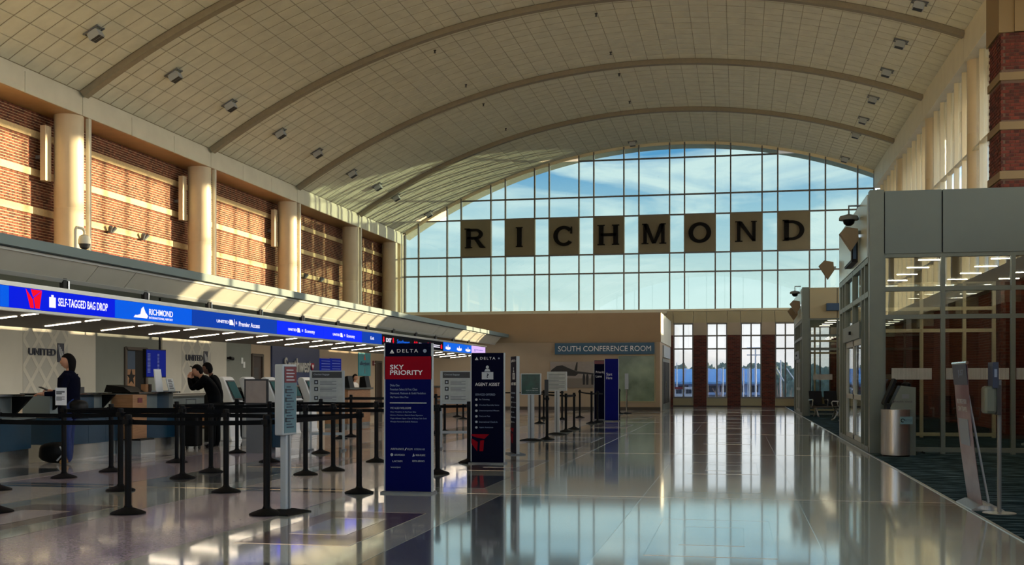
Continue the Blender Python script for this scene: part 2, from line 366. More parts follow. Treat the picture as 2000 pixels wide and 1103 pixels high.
for i, (xa, xb) in enumerate(GX):
    for k in range(-1, 7):
        y0 = 13.1 + BAY * (k - 1); y1 = min(y0 + BAY, YE)
        if y0 > YE - 1: continue
        cm = cellmat[i][0 if k < 1 else 1] if i == 2 else cellmat[i][k % 2]
        MB().box((xa, y0, 0), (xb, y1, T1 * .9)).build('terrazzo_field', cm, floor)
        MB().box((xa, y0 - .25, T1 * .5), (xb, y0 + .25, T1 * 1.1)).build('terrazzo_field', 'terrazzo_dark' if i < 2 else 'terrazzo_light', floor)
for k in range(0, 7):
    y = 13.1 + BAY * (k - 1); MB().box((-9.5, y - .004, 0), (2.35, y + .004, T2 + .0004)).build('divider_strip', 'divider', floor)
MB().box((2.36, YB, 0), (9.5, YE, .006)).build('carpet', 'carpet', floor)
MB().box((2.33, YB, 0), (2.365, YE, .008)).build('carpet_edge', 'steel', floor)

# --- vaulted ceiling: dark shell, laid tiles, ribs
b = MB(); n = 64
for y in (YB, YE + 1.5):
    pass
ring = [arc(A0 - .012 + (A1 - A0 + .024) * i / n, VR + .02) for i in range(n + 1)]
ring2 = [arc(A0 - .012 + (A1 - A0 + .024) * i / n, VR + .35) for i in range(n + 1)]
b.prism([(p.x, p.z) for p in ring] + [(p.x, p.z) for p in reversed(ring2)], frame((0, YE + .02, 0), (1, 0, 0)), YE + .02 - YB)
ceiling = struct(b.build('ceiling', 'ceiling_gap'))
NC = 42; TW = VR * (A1 - A0) / NC
tiles = []
for bi, y0 in enumerate(BAYS):
    rows = 12; ya = y0 + .14; yb = min(y0 + BAY - .14, YE - .05); TL = (yb - ya) / rows
    if bi < len(BAYS) and y0 + BAY < 18:
        # behind and above the camera, out of the picture: one sheet per bay
        q = MB(); pr = [arc(A0 + (A1 - A0) * i / 40, VR) for i in range(41)]
        q.add([(p.x, ya, p.z) for p in pr] + [(p.x, yb, p.z) for p in pr], [(i, i + 1, 42 + i, 41 + i) for i in range(40)])
        q.build('ceiling_sheet', 'ceiling_tile', ceiling); continue
    for r in range(rows):
        for c in range(NC):
            a = A0 + (A1 - A0) * (c + .5) / NC; p = arc(a, VR)
            tiles.append((a, Vector((p.x, ya + TL * (r + .5), p.z)), TL))
def tile_verts(w, l):
    w2, l2 = w / 2 - .006, l / 2 - .013; e = .008
    return [(-w2, -l2, .012), (w2, -l2, .012), (w2, l2, .012), (-w2, l2, .012), (-w2 + e, -l2 + e, 0), (w2 - e, -l2 + e, 0), (w2 - e, l2 - e, 0), (-w2 + e, l2 - e, 0)], \
           [(4, 7, 6, 5), (0, 4, 5, 1), (1, 5, 6, 2), (2, 6, 7, 3), (3, 7, 4, 0)]
def tile_area(t):
    M = Matrix.Translation(t[1]) @ Matrix.Rotation(t[0], 4, 'Y'); vs, _ = tile_verts(TW, t[2]); q = [pj(M @ Vector(v)) for v in vs[4:]]
    if min(t[1].y, 99) < 6 or not all(-30 < x < 2030 and -30 < y < 1103 for x, y in q): return 0
    return abs(sum(q[i][0] * q[(i + 1) % 4][1] - q[(i + 1) % 4][0] * q[i][1] for i in range(4))) / 2
tiles.sort(key=tile_area, reverse=True)
tm = {}
stuff = MB()
for i, (a, p, l) in enumerate(tiles):
    M = Matrix.Translation(p) @ Matrix.Rotation(a, 4, 'Y') @ Matrix.Rotation(.014 + random.uniform(-.003, .003), 4, 'X') @ Matrix.Rotation(random.uniform(-.0015, .0015), 4, 'Y')
    vs, fs = tile_verts(TW, l)
    if i < 300:
        k = round(l, 3)
        if k not in tm:
            o = MB().add(vs, fs).build('ceiling_tile', 'ceiling_tile', ceiling); tm[k] = o.data
        else:
            o = bpy.data.objects.new('ceiling_tile', tm[k]); COL.objects.link(o); o.parent = ceiling
        o.matrix_local = M
    else: stuff.add([M @ Vector(v) for v in vs], fs)
stuff.build('ceiling_tiles', 'ceiling_tile', ceiling, kind='stuff')
for y in BAYS[3:]:
    q = MB(); pr = [arc(A0 + (A1 - A0) * i / 56, VR - .17) for i in range(57)]; pt = [arc(A0 + (A1 - A0) * i / 56, VR + .01) for i in range(57)]
    q.prism([(p.x, p.z) for p in pr] + [(p.x, p.z) for p in reversed(pt)], frame((0, y + .12, 0), (1, 0, 0)), .24)
    q.build('ceiling_rib', 'rib_steel', ceiling)
# eaves beyond the end wall, edge trim inside it
q = MB(); pr = [arc(A0 - .01 + (A1 - A0 + .02) * i / 56, VR) for i in range(57)]; pt = [arc(A0 - .01 + (A1 - A0 + .02) * i / 56, VR + .3) for i in range(57)]
q.prism([(p.x, p.z) for p in pr] + [(p.x, p.z) for p in reversed(pt)], frame((0, YE + 1.75, 0), (1, 0, 0)), 1.72); q.build('eaves', 'beam_cream', ceiling)
q = MB(); pr = [arc(A0 + (A1 - A0) * i / 56, VR - .14) for i in range(57)]; pt = [arc(A0 + (A1 - A0) * i / 56, VR + .01) for i in range(57)]
q.prism([(p.x, p.z) for p in pr] + [(p.x, p.z) for p in reversed(pt)], frame((0, YE + .06, 0), (1, 0, 0)), .14); q.build('edge_trim', 'mullion_cream', ceiling)

# --- left wall: laid brick between cream bands, beam, columns
b = MB(); b.box((XW - .6, YB, 3.0), (XW - .008, YE + .2, 9.6)); wl = struct(b.build('wall_left', 'mortar'))
b = MB(); b.box((XW - .6, YB, 0), (XW - .1, YE + .2, 3.0)); b.build('lower_wall', 'beige_wall', wl)
BANDS = [8.01 - 1.035 * k for k in range(0, 5)]
for z in BANDS: MB().box((XW - .02, YB, z - .095), (XW + .05, YE, z + .095)).build('stone_band', 'band_cream', wl)
bricks = []
zone = [(8.105, 8.63)] + [(BANDS[i + 1] + .095, BANDS[i] - .095) for i in range(4)]
for z0, z1 in zone:
    if z1 < 4.5: continue
    nrow = round((z1 - z0) / .0768); hh = (z1 - z0) / nrow
    for r in range(nrow):
        z = z0 + hh * (r + .5)
        y = 25.0 + (.105 if r % 2 else 0)
        while y < YE - .1:
            bricks.append((y, z, hh)); y += .21
bricks.sort(key=lambda t: (0 if 28.9 < t[0] < 35.2 and 5.2 < t[1] < 8 else 1, t[0]))
random.shuffle(bricks[:0])
near = [t for t in bricks if 29.0 < t[0] < 33.0 and 5.95 < t[1] < 7.9][:300]; ns = set(near)
def brick_shape(l, h, d=.03):
    return [(-.02, -l, -h), (-.02, l, -h), (-.02, l, h), (-.02, -l, h), (d - .02, -l, -h), (d - .02, l, -h), (d - .02, l, h), (d - .02, -l, h)], \
           [(4, 5, 6, 7), (0, 1, 5, 4), (1, 2, 6, 5), (2, 3, 7, 6), (3, 0, 4, 7)]
bm_ = None; st = MB()
for t in bricks:
    jit = random.uniform(-.003, .003)
    if t in ns:
        if bm_ is None:
            o = MB().add(*brick_shape(.0985, .0285)).build('brick', 'brick', wl); bm_ = o.data
        else:
            o = bpy.data.objects.new('brick', bm_); COL.objects.link(o); o.parent = wl
        o.location = (XW + jit, t[0], t[1])
    else:
        vs, fs = brick_shape(.0985, .0285); st.add([(x + XW + jit, y + t[0], z + t[1]) for x, y, z in vs], fs)
st.build('brickwork', 'brick', wl, kind='stuff')
b = MB(); b.box((XW - .3, YB, 8.64), (XL - .03, YE, 9.75)); b.build('beam', 'beam_cream', wl)
b = MB(); b.box((XW - .02, YB, 8.62), (XL - .03, YE, 8.645)); b.build('soffit', 'soffit_wood', wl)
for i in range(-1, 4):
    for k in range(3):
        ya = BAYS[6] + BAY * i + BAY * k / 3; yb = min(ya + BAY / 3, YE)
        if ya > YE - .3: continue
        MB().box((XL - .05, ya + .012, 8.63), (XL, yb - .012, 9.16)).build('fascia_panel', 'beam_cream', wl)
MB().box((XL - .05, YB, 8.63), (XL, BAYS[6] - BAY - .02, 9.16)).build('fascia_panel', 'beam_cream', wl)
COLX = -18.10
for i, y in enumerate([BAYS[5], BAYS[6], BAYS[7], BAYS[8], BAYS[9], 57.6]):
    b = MB(); b.lathe([(.39, 2.0), (.39, 6.05), (.384, 6.06), (.384, 6.075), (.39, 6.085), (.39, 8.63)], (COLX, y, 0), 40); b.build('column', 'column_cream', wl, smooth=True)
    if i < 5: MB().box((XL - .12, y + .33, 3.0), (XL - .02, y + .46, 8.63)).build('conduit_cover', 'beam_cream', wl)
MB().box((XW - .1, 58.1, 3), (XL, YE, 8.64)).build('corner_pier', 'column_cream', wl)

# --- right wall: brick below, tall clerestory windows above, white frieze, columns
WZ0, WZ1 = 4.30, 10.90
wr = struct(MB().box((XR + .25, YB, 0), (XR + .6, YE, 3.80)).build('wall_right', 'brick_y'))
MB().box((XR - .05, YB, 3.80), (XR + 1.1, YE, WZ0)).build('sill_beam', 'beam_cream', wr)
MB().box((XR, YB, WZ1), (XR + 1.1, YE, 12.1)).build('frieze', 'beam_cream', wr)
for i in range(-1, 4):
    ya = BAYS[6] + BAY * i
    for k in range(2): MB().box((XR - .03, ya + BAY * k / 2 + .012, WZ1 - .01), (XR + .02, min(ya + BAY * (k + 1) / 2, YE) - .012, 12.0)).build('frieze_panel', 'beam_cream', wr)
for i, y in enumerate(BAYS):
    b = MB(); b.lathe([(.36, WZ0), (.36, 6.5), (.354, 6.51), (.36, 6.52), (.36, 8.7), (.354, 8.71), (.36, 8.72), (.36, WZ1)], (XR + .42, y, 0), 32); b.build('column', 'column_cream', wr, smooth=True)
    MB().box((XR - .10, y - .65, 0), (XR + .3, y + .65, 3.3)).build('brick_pier', 'brick_y', wr)
    MB().box((XR - .14, y - .69, 3.3), (XR + .34, y + .69, 3.8)).build('pier_cap', 'beam_cream', wr)
    if y + BAY > YE + 1: ye = YE
    else: ye = y + BAY
    nm = 6
    for k in range(nm + 1):
        yy = y + (ye - y) * k / nm; w = .055
        m = MB().box((XR + .15, yy - w / 2, WZ0), (XR + .31, yy + w / 2, WZ1)); m.build('mullion', 'mullion_cream', wr)
    for z in (5.6, 8.2): MB().box((XR + .16, y, z - .035), (XR + .30, ye, z + .035)).build('transom', 'mullion_cream', wr)
    for k in range(nm):
        for za, zb in ((WZ0, 5.6), (5.6, 8.2), (8.2, WZ1)):
            MB().box((XR + .26, y + (ye - y) * k / nm, za), (XR + .27, y + (ye - y) * (k + 1) / nm, zb)).build('pane', 'pane_clear', wr)
MB().box((XR + 1.15, YB, 10.22), (XR + 2.2, YE + 1.5, 12.4)).build('eaves', 'beam_cream', wr)  # unseen overhang, added so its shadow edge falls on the left brick
# brick pier standing proud of the right wall, laid brick
px0, py0 = 5.91, 27.6
pier = struct(MB().box((px0 + .012, py0 + .012, 0), (XR + .9, py0 + 1.25, 9.30)).build('wall_pier', 'mortar_shaded'))
MB().box((px0 - .05, py0 - .05, 9.30), (XR + .9, py0 + 1.3, 12.6)).build('pier_cap', 'pier_tan_shaded', pier)
MB().box((px0 + .28, py0 - .09, 9.30), (XR + .9, py0, 12.6)).build('pier_cap', 'pier_tan_shaded', pier)
PB = [8.30, 7.17, 6.04, 4.91, 3.78]
for z in PB: MB().box((px0 - .03, py0 - .03, z - .09), (XR + .9, py0 + 1.28, z + .09)).build('stone_band', 'pier_tan_shaded', pier)
cnt = 0; o1 = None; st = MB()
z = 9.26
while z > .1:
    if not any(abs(z - q) < .125 for q in PB):
        row = round(z / .0768)
        x = px0 + (.105 if row % 2 else 0)
        while x < px0 + 1.2:
            if cnt >= 290: st.box((x, py0 + random.uniform(-.004, .002), z - .031), (x + .198, py0 + .05, z + .031))
            else:
                if o1 is None: o = MB().box((0, 0, -.031), (.198, .05, .031)).build('brick', 'brick_shaded', pier); o1 = o.data
                else: o = bpy.data.objects.new('brick', o1); COL.objects.link(o); o.parent = pier
                o.location = (x, py0 + random.uniform(-.004, .002), z); cnt += 1
            x += .21
        y = py0 + (.0 if row % 2 else .105)
        while y < py0 + 1.1: st.box((px0 + random.uniform(-.003, .002), y + .004, z - .031), (px0 + .05, y + .2, z + .031)); y += .21
    z -= .0768
st.build('brickwork', 'brick_shaded', pier, kind='stuff')

# --- end wall: arched curtain wall
VPX = [792, 818, 873.7, 901.3, 959.2, 987.4, 1044.6, 1073, 1131, 1160, 1218.7, 1248, 1307.9, 1337.2, 1397, 1427, 1488.4, 1519, 1581, 1612, 1674.9, 1705]
VXS = [onY(p, 540, YE).x for p in VPX]; VXS[0] = XL + .06; VXS[-1] = XR - .02
HZ = [onY(1131, p, YE).z for p in (606, 534.6, 497.8, 424.4, 385.8, 315)]
SILL = HZ[0]
w1 = struct(MB().box((XL - .1, YE - .1, SILL - .1), (XR + .3, YE + .12, SILL)).build('window_1', 'mullion_cream'))
def vtop(x): return vz(x, VR - .02)
for i, x in enumerate(VXS):
    MB().box((x - .035, YE - .10, SILL), (x + .035, YE + .08, vtop(x))).build('mullion', 'mullion_grey', w1)
for i, z in enumerate(HZ[1:]):
    xa, xb = XL, XR
    if z > vz(XL) - .05:
        dx = math.sqrt(max(0, VR ** 2 - (z - VZ) ** 2)); xa = max(XL, VX - dx); xb = min(XR, VX + dx)
    if i == 4: xa, xb = VXS[8], VXS[17]
    MB().box((xa, YE - .07, z - .035), (xb, YE + .06, z + .035)).build('transom', 'mullion_grey', w1)
for i in range(len(VXS) - 1):
    xa, xb = VXS[i], VXS[i + 1]
    zs = HZ + [99]
    for j in range(len(zs) - 1):
        za, zb = zs[j], zs[j + 1]
        ta, tb = vtop(xa), vtop(xb)
        if za >= max(ta, tb): continue
        if zb <= min(ta, tb): poly = [(xa, za), (xb, za), (xb, zb), (xa, zb)]
        else:
            N = 6; poly = [(xa, za), (xb, za)] if min(ta, tb) > za else []
            for q in range(N + 1):
                x = xb + (xa - xb) * q / N; poly.append((x, max(za, min(zb, vtop(x)))))
        q = MB().prism(poly, frame((0, YE + .01, 0), (1, 0, 0)), .012); q.build('pane', 'pane', w1)

# --- lower end wall: panelled beam, brick piers, four tall windows and more behind the far vestibule
BZ0, BZ1 = 4.27, SILL - .1
we = struct(MB().box((XL - 1, YE + .02, BZ0), (XR + .3, YE + .35, BZ1)).build('wall_back', 'beam_cream'))
PIERS = [(1306, 1315), (1354.5, 1380), (1420.5, 1446.5), (1487.5, 1513.5), (1554.5, 1581.5), (1622, 1648)]
PX = [(onY(a, 742, YE).x, onY(c, 742, YE).x) for a, c in PIERS]
edges = [PX[0][1]] + [v for p in PX[1:] for v in p]
for a, c in zip(edges[:-1], edges[1:]): MB().box((a + .012, YE - .06, BZ0 + .02), (c - .012, YE + .03, BZ1 - .02)).build('beam_panel', 'fascia_tan', we)
MB().box((-3.6, YE - .06, BZ0 + .02), (PX[0][1] - .012, YE + .03, BZ1 - .02)).build('beam_panel', 'fascia_tan', we)
for k in range(6):
    xa = XL + k * 2.35; MB().box((xa + .01, YE - .16, SILL - .22), (xa + 2.34, YE - .02, SILL - .04)).build('sill_panel', 'beam_cream', we)
for a, c in PX:
    if a < -3: a = -3.4
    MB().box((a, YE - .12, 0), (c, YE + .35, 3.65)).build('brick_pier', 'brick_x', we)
    MB().box((a - .01, YE - .14, 3.65), (c + .01, YE + .35, BZ0 + .02)).build('pier_cap', 'beige_wall', we)
MB().box((-19, YE + .02, 0), (-3.3, YE + .35, BZ0 + .1)).build('lower_wall', 'beige_wall', we)
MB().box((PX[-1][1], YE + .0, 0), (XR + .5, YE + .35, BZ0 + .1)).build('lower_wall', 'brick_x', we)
for n_, i in enumerate(range(5)):
    xa, xb = PX[i][1], PX[i + 1][0]
    w = struct(MB().box((xa, YE - .05, 0), (xb, YE + .2, .46)).build('window_%d' % (n_ + 2), 'fascia_tan'))
    MB().box((xa, YE - .07, 0), (xb, YE, .05)).build('base_strip', 'base_dark', w)
    MB().box((xa, YE - .08, .42), (xb, YE + .1, .50)).build('window_sill', 'mullion_grey', w)
    xm = (xa + xb) / 2
    for x in (xa + .03, xm, xb - .03): MB().box((x - .035, YE - .02, .46), (x + .035, YE + .10, BZ0)).build('mullion', 'mullion_grey', w)
    zz = [.48, 2.95, 3.62, BZ0 - .03]
    for z in zz[1:]: MB().box((xa, YE - .015, z - .035), (xb, YE + .095, z + .035)).build('transom', 'mullion_grey', w)
    for x0, x1 in ((xa, xm), (xm, xb)):
        for z0, z1 in zip(zz[:-1], zz[1:]): MB().box((x0, YE + .04, z0), (x1, YE + .05, z1)).build('pane', 'pane_low', w)

# --- wall behind the camera closes the hall; glazing above it added for fill light
struct(MB().box((-19, YB - .3, 0), (9.5, YB, 4.6)).build('wall_front', 'beige_wall'))
w8 = struct(MB().box((XL, YB - .2, 4.6), (XR, YB, 4.7)).build('window_8', 'mullion_grey'))
for k in range(13):
    x = XL + (XR - XL) * k / 12; MB().box((x - .04, YB - .15, 4.7), (x + .04, YB, vz(x))).build('mullion', 'mullion_grey', w8)
    if k < 12:
        x1 = XL + (XR - XL) * (k + 1) / 12; MB().prism([(x, 4.7), (x1, 4.7), (x1, vz(x1)), (x, vz(x))], frame((0, YB - .06, 0), (1, 0, 0)), .012).build('pane', 'pane_clear', w8)
for z in (6.5, 8.5): MB().box((XL, YB - .12, z - .04), (XR, YB, z + .04)).build('transom', 'mullion_grey', w8)
struct(MB().box((8.6, YB, 0), (8.9, YE + .3, WZ0 - .4)).build('wall_outer', 'brick_y'))

# --- back wall of the check-in hall
XB = -14.9
wb = struct(MB().box((XB - .25, -2, 0), (XB, 51.2, 3.45)).build('wall_check_in', 'beige_wall'))
def panel(name, pa, pb, za, zb, m, d=.02, par=wb, x=XB):
    ya, yb = onX(pa, 742, x).y, onX(pb, 742, x).y
    return MB().box((x - .005, ya, za), (x + d, yb, zb)).build(name, m, par)
panel('grey_panel', 184.5, 314, 0, 3.4, 'grey_wall', .012); panel('grey_panel', 441.5, 489.5, 0, 3.4, 'grey_wall', .012)
MB().box((XB, -2, 3.3), (-10.3, 51.0, 3.45)).build('canopy_roof', 'teal_soffit', wb)
for k in range(12): MB().box((-12.55, 8.6 + 3.5 * k, 3.27), (-11.6, 10.4 + 3.5 * k, 3.31)).build('fill_panel', 'fill_panel', wb)
MB().box((XB - .01, -2, 0), (XB + .03, 51, .12)).build('baseboard', 'base_dark', wb)
# doors in it
def wall_door(n, pa, pb, ztop, leaf):
    ya, yb = onX(pa, 742, XB).y, onX(pb, 742, XB).y
    d = struct(MB().box((XB - .06, ya, 0), (XB + .015, yb, ztop)).build('door_%d' % n, leaf))
    for y in (ya, yb): MB().box((XB - .02, y - .05, 0), (XB + .05, y + .05, ztop + .05)).build('door_frame', 'base_dark', d)
    MB().box((XB - .02, ya, ztop - .02), (XB + .05, yb, ztop + .06)).build('door_frame', 'base_dark', d)
    return d, ya, yb
d1, ya, yb = wall_door(1, 243.5, 284, 2.12, 'black')  # black sheet in the frame stands for the unlit opening
ymid = onX(262, 742, XB).y
MB().box((XB + .01, ya + .05, .1), (XB + .03, ymid, 1.62)).build('tan_leaf', 'wood', d1)
MB().box((XB + .01, ya + .05, 1.62), (XB + .03, ymid, 2.08)).build('blue_poster', 'vest_blue', d1)
star = [(.20 * (1 if k % 2 == 0 else .42) * math.cos(PI / 2 + k * PI / 5), .20 * (1 if k % 2 == 0 else .42) * math.sin(PI / 2 + k * PI / 5)) for k in range(10)]
MB().prism(star, facing_x((ya + ymid) / 2 + .03, 1.42, XB + .03), .01).build('star', 'black', d1)
d2, ya, yb = wall_door(2, 491.5, 511.5, 2.12, 'wood_dark'); MB().box((XB + .01, ya + .1, 1.3), (XB + .03, ya + .45, 1.75)).build('door_notice', 'dark_grey', d2)
wall_door(3, 733, 744, 2.1, 'wood_dark'); wall_door(4, 901, 921, 2.1, 'wood_dark')

# --- conference room box at the end of the check-in row
CX, CY, CZ = -3.40, 50.8, 4.37
wc = struct(MB().box((-18.7, CY, 0), (CX, YE - .12, CZ)).build('wall_conference_room', 'beige_wall'))
MB().box((-18.7, CY - .03, 3.06), (CX + .03, CY + .1, CZ)).build('upper_band', 'beige_wall_upper', wc)
MB().box((CX - .1, CY + .1, 3.06), (CX + .03, YE - .15, CZ)).build('upper_band', 'beam_cream', wc)
MB().box((-14.6, CY - .025, 0), (CX + .01, CY + .05, .14)).build('baseboard', 'base_dark', wc)
xa, xb = onY(1208, 742, CY).x, onY(1278, 742, CY).x; za, zb = onY(1240, 783, CY).z, onY(1240, 695, CY).z
w = struct(MB().box((xa, CY - .02, za), (xb, CY + .02, zb)).build('window_7', 'conf_glass'))
for q in ((xa - .06, xb + .06, za - .06, za), (xa - .06, xb + .06, zb, zb + .06), (xa - .06, xa, za, zb), (xb, xb + .06, za, zb)): MB().box((q[0], CY - .05, q[2]), (q[1], CY + .03, q[3])).build('window_frame', 'fascia_tan', w)
d5 = struct(MB().box((CX - .05, 52.2, 0), (CX + .03, 57.4, 2.35)).build('door_5', 'frame_grey'))
for k in range(5): MB().box((CX - .02, 52.55 + k * .95, .25), (CX + .045, 53.3 + k * .95, 2.2)).build('door_pane', 'black', d5)
MB().box((CX, 52.3, 2.4), (CX + .08, 57.3, 2.95)).build('door_notice', 'pale_grey', d5)
MB().tube([(CX + .1, 53.4, .9), (CX + .1, 53.4, 1.3)], .02).build('door_handle', 'chrome', d5)

# ================================================================== ENTRANCE VESTIBULES
def vestibule(Y0, Y1, label, gl, fas):
    X0, X1, ZF, ZT = 2.38, XR + .2, 3.64, 4.82
    t = thing('entrance_vestibule', label, 'vestibule', ((X0 + X1) / 2, (Y0 + Y1) / 2, 0))
    B = lambda a, c, name, m, **k: MB().box(a, c).build(name, m, t, **k)
    # fascia: flat panels with open joints
    B((X0 + .10, Y0 + .05, ZF), (X1, Y1 - .05, ZF + .03), 'ceiling_panel', 'light_panel'); B((X0 + .10, Y0 + .05, ZT - .04), (X1, Y1 - .05, ZT), 'roof', 'frame_grey')
    B((X0 + .2, Y0 + .02, ZF - .02), (X1, Y0 + .06, ZT - .03), 'fascia_backing', 'black'); B((X0 + .02, Y0 + .1, ZF - .02), (X0 + .06, Y1 - .1, ZT - .06), 'fascia_backing', 'black')
    xs = [X0 + .26, X0 + 1.27, X0 + 2.8, X1]
    for a, c in zip(xs[:-1], xs[1:]): B((a + .012, Y0 - .02, ZF + .03), (c - .012, Y0 + .03, ZT), 'fascia_panel', fas)
    for a, c in zip(xs[:-1], xs[1:]): B((a + .012, Y1 - .05, ZF + .02), (c - .012, Y1 + .02, ZT), 'fascia_panel', fas)
    B((X0 - .0, Y0 - .06, 0), (X0 + .25, Y0 + .2, ZT + .02), 'corner_post', 'frame_grey'); B((X0, Y1 - .2, 0), (X0 + .25, Y1 + .06, ZT + .02), 'corner_post', 'frame_grey')
    ys = [Y0 + .2, Y0 + 2.0, Y0 + 4.1, Y1 - .2]
    for a, c in zip(ys[:-1], ys[1:]): B((X0 - .02, a + .01, ZF), (X0 + .05, c - .01, ZT - .02), 'side_fascia_panel', 'fascia_glossy')
    # glazed front and rear
    zs = [.08, 2.51, 3.02, ZF]
    for (yy, nm) in ((Y0 + .06, 'frame_grey'), (Y1 - .06, 'mullion_cream')):
        mx = [X0 + .25, X0 + 1.29, X0 + 2.49, X0 + 3.69, X1] if yy < Y0 + 1 else [X0 + .25, X0 + .85, X0 + 1.85, X0 + 2.8, X0 + 3.45]
        for x in mx: B((x - .036, yy - .06, 0), (x + .036, yy + .06, ZF), 'mullion', nm)
        for z in zs: B((X0 + .2, yy - .055, z - .04), (mx[-1], yy + .055, z + .04), 'transom', nm)
        for i in range(len(mx) - 1):
            for j in range(3):
                B((mx[i], yy - .004, zs[j]), (mx[i + 1], yy + .004, zs[j + 1]), 'pane', gl if yy < Y0 + 1 else 'pane_clear')
            if yy < Y0 + 1 and i != 9:
                q = MB(); n = int((mx[i + 1] - mx[i] - .12) / .022)
                lo, hi = (.0, 1.) if i else (.12, .88)
                for k in range(int(n * lo), int(n * hi)):
                    x = mx[i] + .06 + k * .022; q.box((x, yy - .012, 1.36), (x + .018, yy - .006, 1.57))
                q.build('frosted_band', 'frost', t)
    # side towards the hall: sidelights and a pair of sliding doors under a header
    dy0, dy1 = Y0 + 1.35, Y0 + 4.75
    for y in (Y0 + .75, dy0, dy1, Y0 + 5.4):
        B((X0 - .01, y - .05, 0), (X0 + .12, y + .05, ZF), 'side_mullion', 'frame_grey')
    B((X0 - .012, (dy0 + dy1) / 2 - .05, 2.5), (X0 + .12, (dy0 + dy1) / 2 + .05, ZF), 'side_mullion', 'frame_grey')
    for z in (.06, 2.95, ZF - .06): B((X0 - .008, Y0 + .15, z - .05), (X0 + .11, Y1 - .15, z + .05), 'side_transom', 'frame_grey')
    B((X0 - .05, dy0, 2.18), (X0 + .16, dy1, 2.5), 'door_header', 'fascia_grey'); B((X0 - .09, (dy0 + dy1) / 2 - .08, 2.3), (X0 - .05, (dy0 + dy1) / 2 + .08, 2.37), 'door_sensor', 'black')
    for a, c in ((Y0 + .2, Y0 + .75), (Y0 + .75, dy0), (dy1, Y0 + 5.4), (Y0 + 5.4, Y1 - .2)): B((X0 + .045, a, .1), (X0 + .053, c, ZF), 'side_pane', 'pane_side')
    B((X0 + .045, dy0, 2.5), (X0 + .053, dy1, ZF), 'side_pane', 'pane_side')
    ym = (dy0 + dy1) / 2
    for a, c in ((dy0 + .06, ym - .01), (ym + .01, dy1 - .06)):
        q = MB()
        q.box((X0 + .01, a, .02), (X0 + .07, a + .09, 2.18)); q.box((X0 + .01, c - .09, .02), (X0 + .07, c, 2.18))
        q.box((X0 + .01, a, .02), (X0 + .07, c, .2)); q.box((X0 + .01, a, 2.06), (X0 + .07, c, 2.18)); q.box((X0 + .01, a, .95), (X0 + .07, c, 1.05))
        d = q.build('sliding_door', 'pale_grey', t); MB().box((X0 + .037, a + .08, .15), (X0 + .043, c - .08, 2.1)).build('door_pane', 'pane_side', d)
    # same pair of doors in the outer wall line, lamp strips in the ceiling
    for k in range(4):
        for x in (X0 + 1.0, X0 + 2.3, X0 + 3.4): B((x, Y0 + .9 + k * 1.5, ZF - .012), (x + .42, Y0 + .938 + k * 1.5, ZF - .002), 'lamp_strip', 'lamp_strip' if Y0 < 30 else 'lamp_strip_far')
    return t
V1 = vestibule(21.73, 28.0, 'large grey panelled glass vestibule nearest on the right with sliding doors', 'pane_vestibule', 'fascia_grey')
V2 = vestibule(43.9, 50.1, 'tan panelled glass vestibule further away, by the tall end windows', 'pane_side', 'fascia_tan')

def sconce(x, y, z, label, s=1.):
    t = thing('wall_lamp', label, 'lamp', (x, y, z), 0, 'faceted wall lamps on the vestibules')
    k = .18 * s; M = frame((x - .1, y - .12, z), (-1, 0, 0))
    out = [(.0, .16), (.22, .2), (.34, .08), (.12, -.26), (-.02, -.05)]
    q = MB(); a = [(-p * s, h * s) for p, h in out]; a = list(reversed(a))
    q.prism(a, frame((x - .07, y + .13 * s, z), (1, 0, 0)), .26 * s); q.build('shade', 'lamp_tan', t)
    MB().box((x - .09, y - .03, z - .0), (x, y + .03, z + .06)).build('bracket', 'chrome', t)
    return t
def dome(x, y, z, label):
    t = thing('dome_camera', label, 'camera', (x, y, z))
    MB().lathe([(.02, .14), (.17, .1), (.19, .06), (.19, .02)], (x - .22, y, z), 20).build('housing', 'mid_grey', t, smooth=True)
    MB().lathe([(.12, .02), (.10, -.05), (.05, -.09)], (x - .22, y, z), 20).build('lens', 'black', t, smooth=True)
    MB().tube([(x - .22, y, z + .1), (x - .22, y, z + .3), (x, y, z + .3)], .02).build('arm', 'mid_grey', t)
def blade_sign(Y, label, side):
    t = thing('hanging_screen', label, 'screen', (2.2, Y, 3.7))
    MB().box((2.24, Y, 3.72), (2.36, Y + 1.5, 4.35)).build('housing', 'black', t)
    MB().box((2.228, Y + .05, 3.76), (2.24, Y + 1.45, 4.31)).build('screen', 'fascia_glossy', t)
    MB().box((2.27, Y - .012, 3.78), (2.33, Y, 4.29)).build('end_plate', 'vest_blue', t)
sconce(2.38, onX(1668, 440, 2.25).y, 4.16, 'large tan faceted wall lamp on the corner of the nearest vestibule', 1.0)
sconce(2.38, onX(1622, 510, 2.25).y, 4.10, 'tan faceted wall lamp at the far end of the nearest vestibule', 1.0)
sconce(2.38, 44.3, 4.16, 'tan faceted wall lamp on the corner of the far vestibule', 1.1)
sconce(2.38, 46.2, 4.0, 'second tan faceted wall lamp on the far vestibule, lower left', 1.1)
dome(2.38, 23.3, 4.5, 'small grey dome camera above the nearest vestibule doors')
dome(2.38, 44.9, 4.66, 'small grey dome camera high on the far vestibule')
blade_sign(23.6, 'dark screen box on the side of the nearest vestibule', 0)
t = prop(MB().box((3.25, 43.72, 3.95), (4.6, 43.87, 4.22)).build('overhead_sign', 'vest_blue'), 'blue rectangular sign on the front of the far vestibule', 'sign')

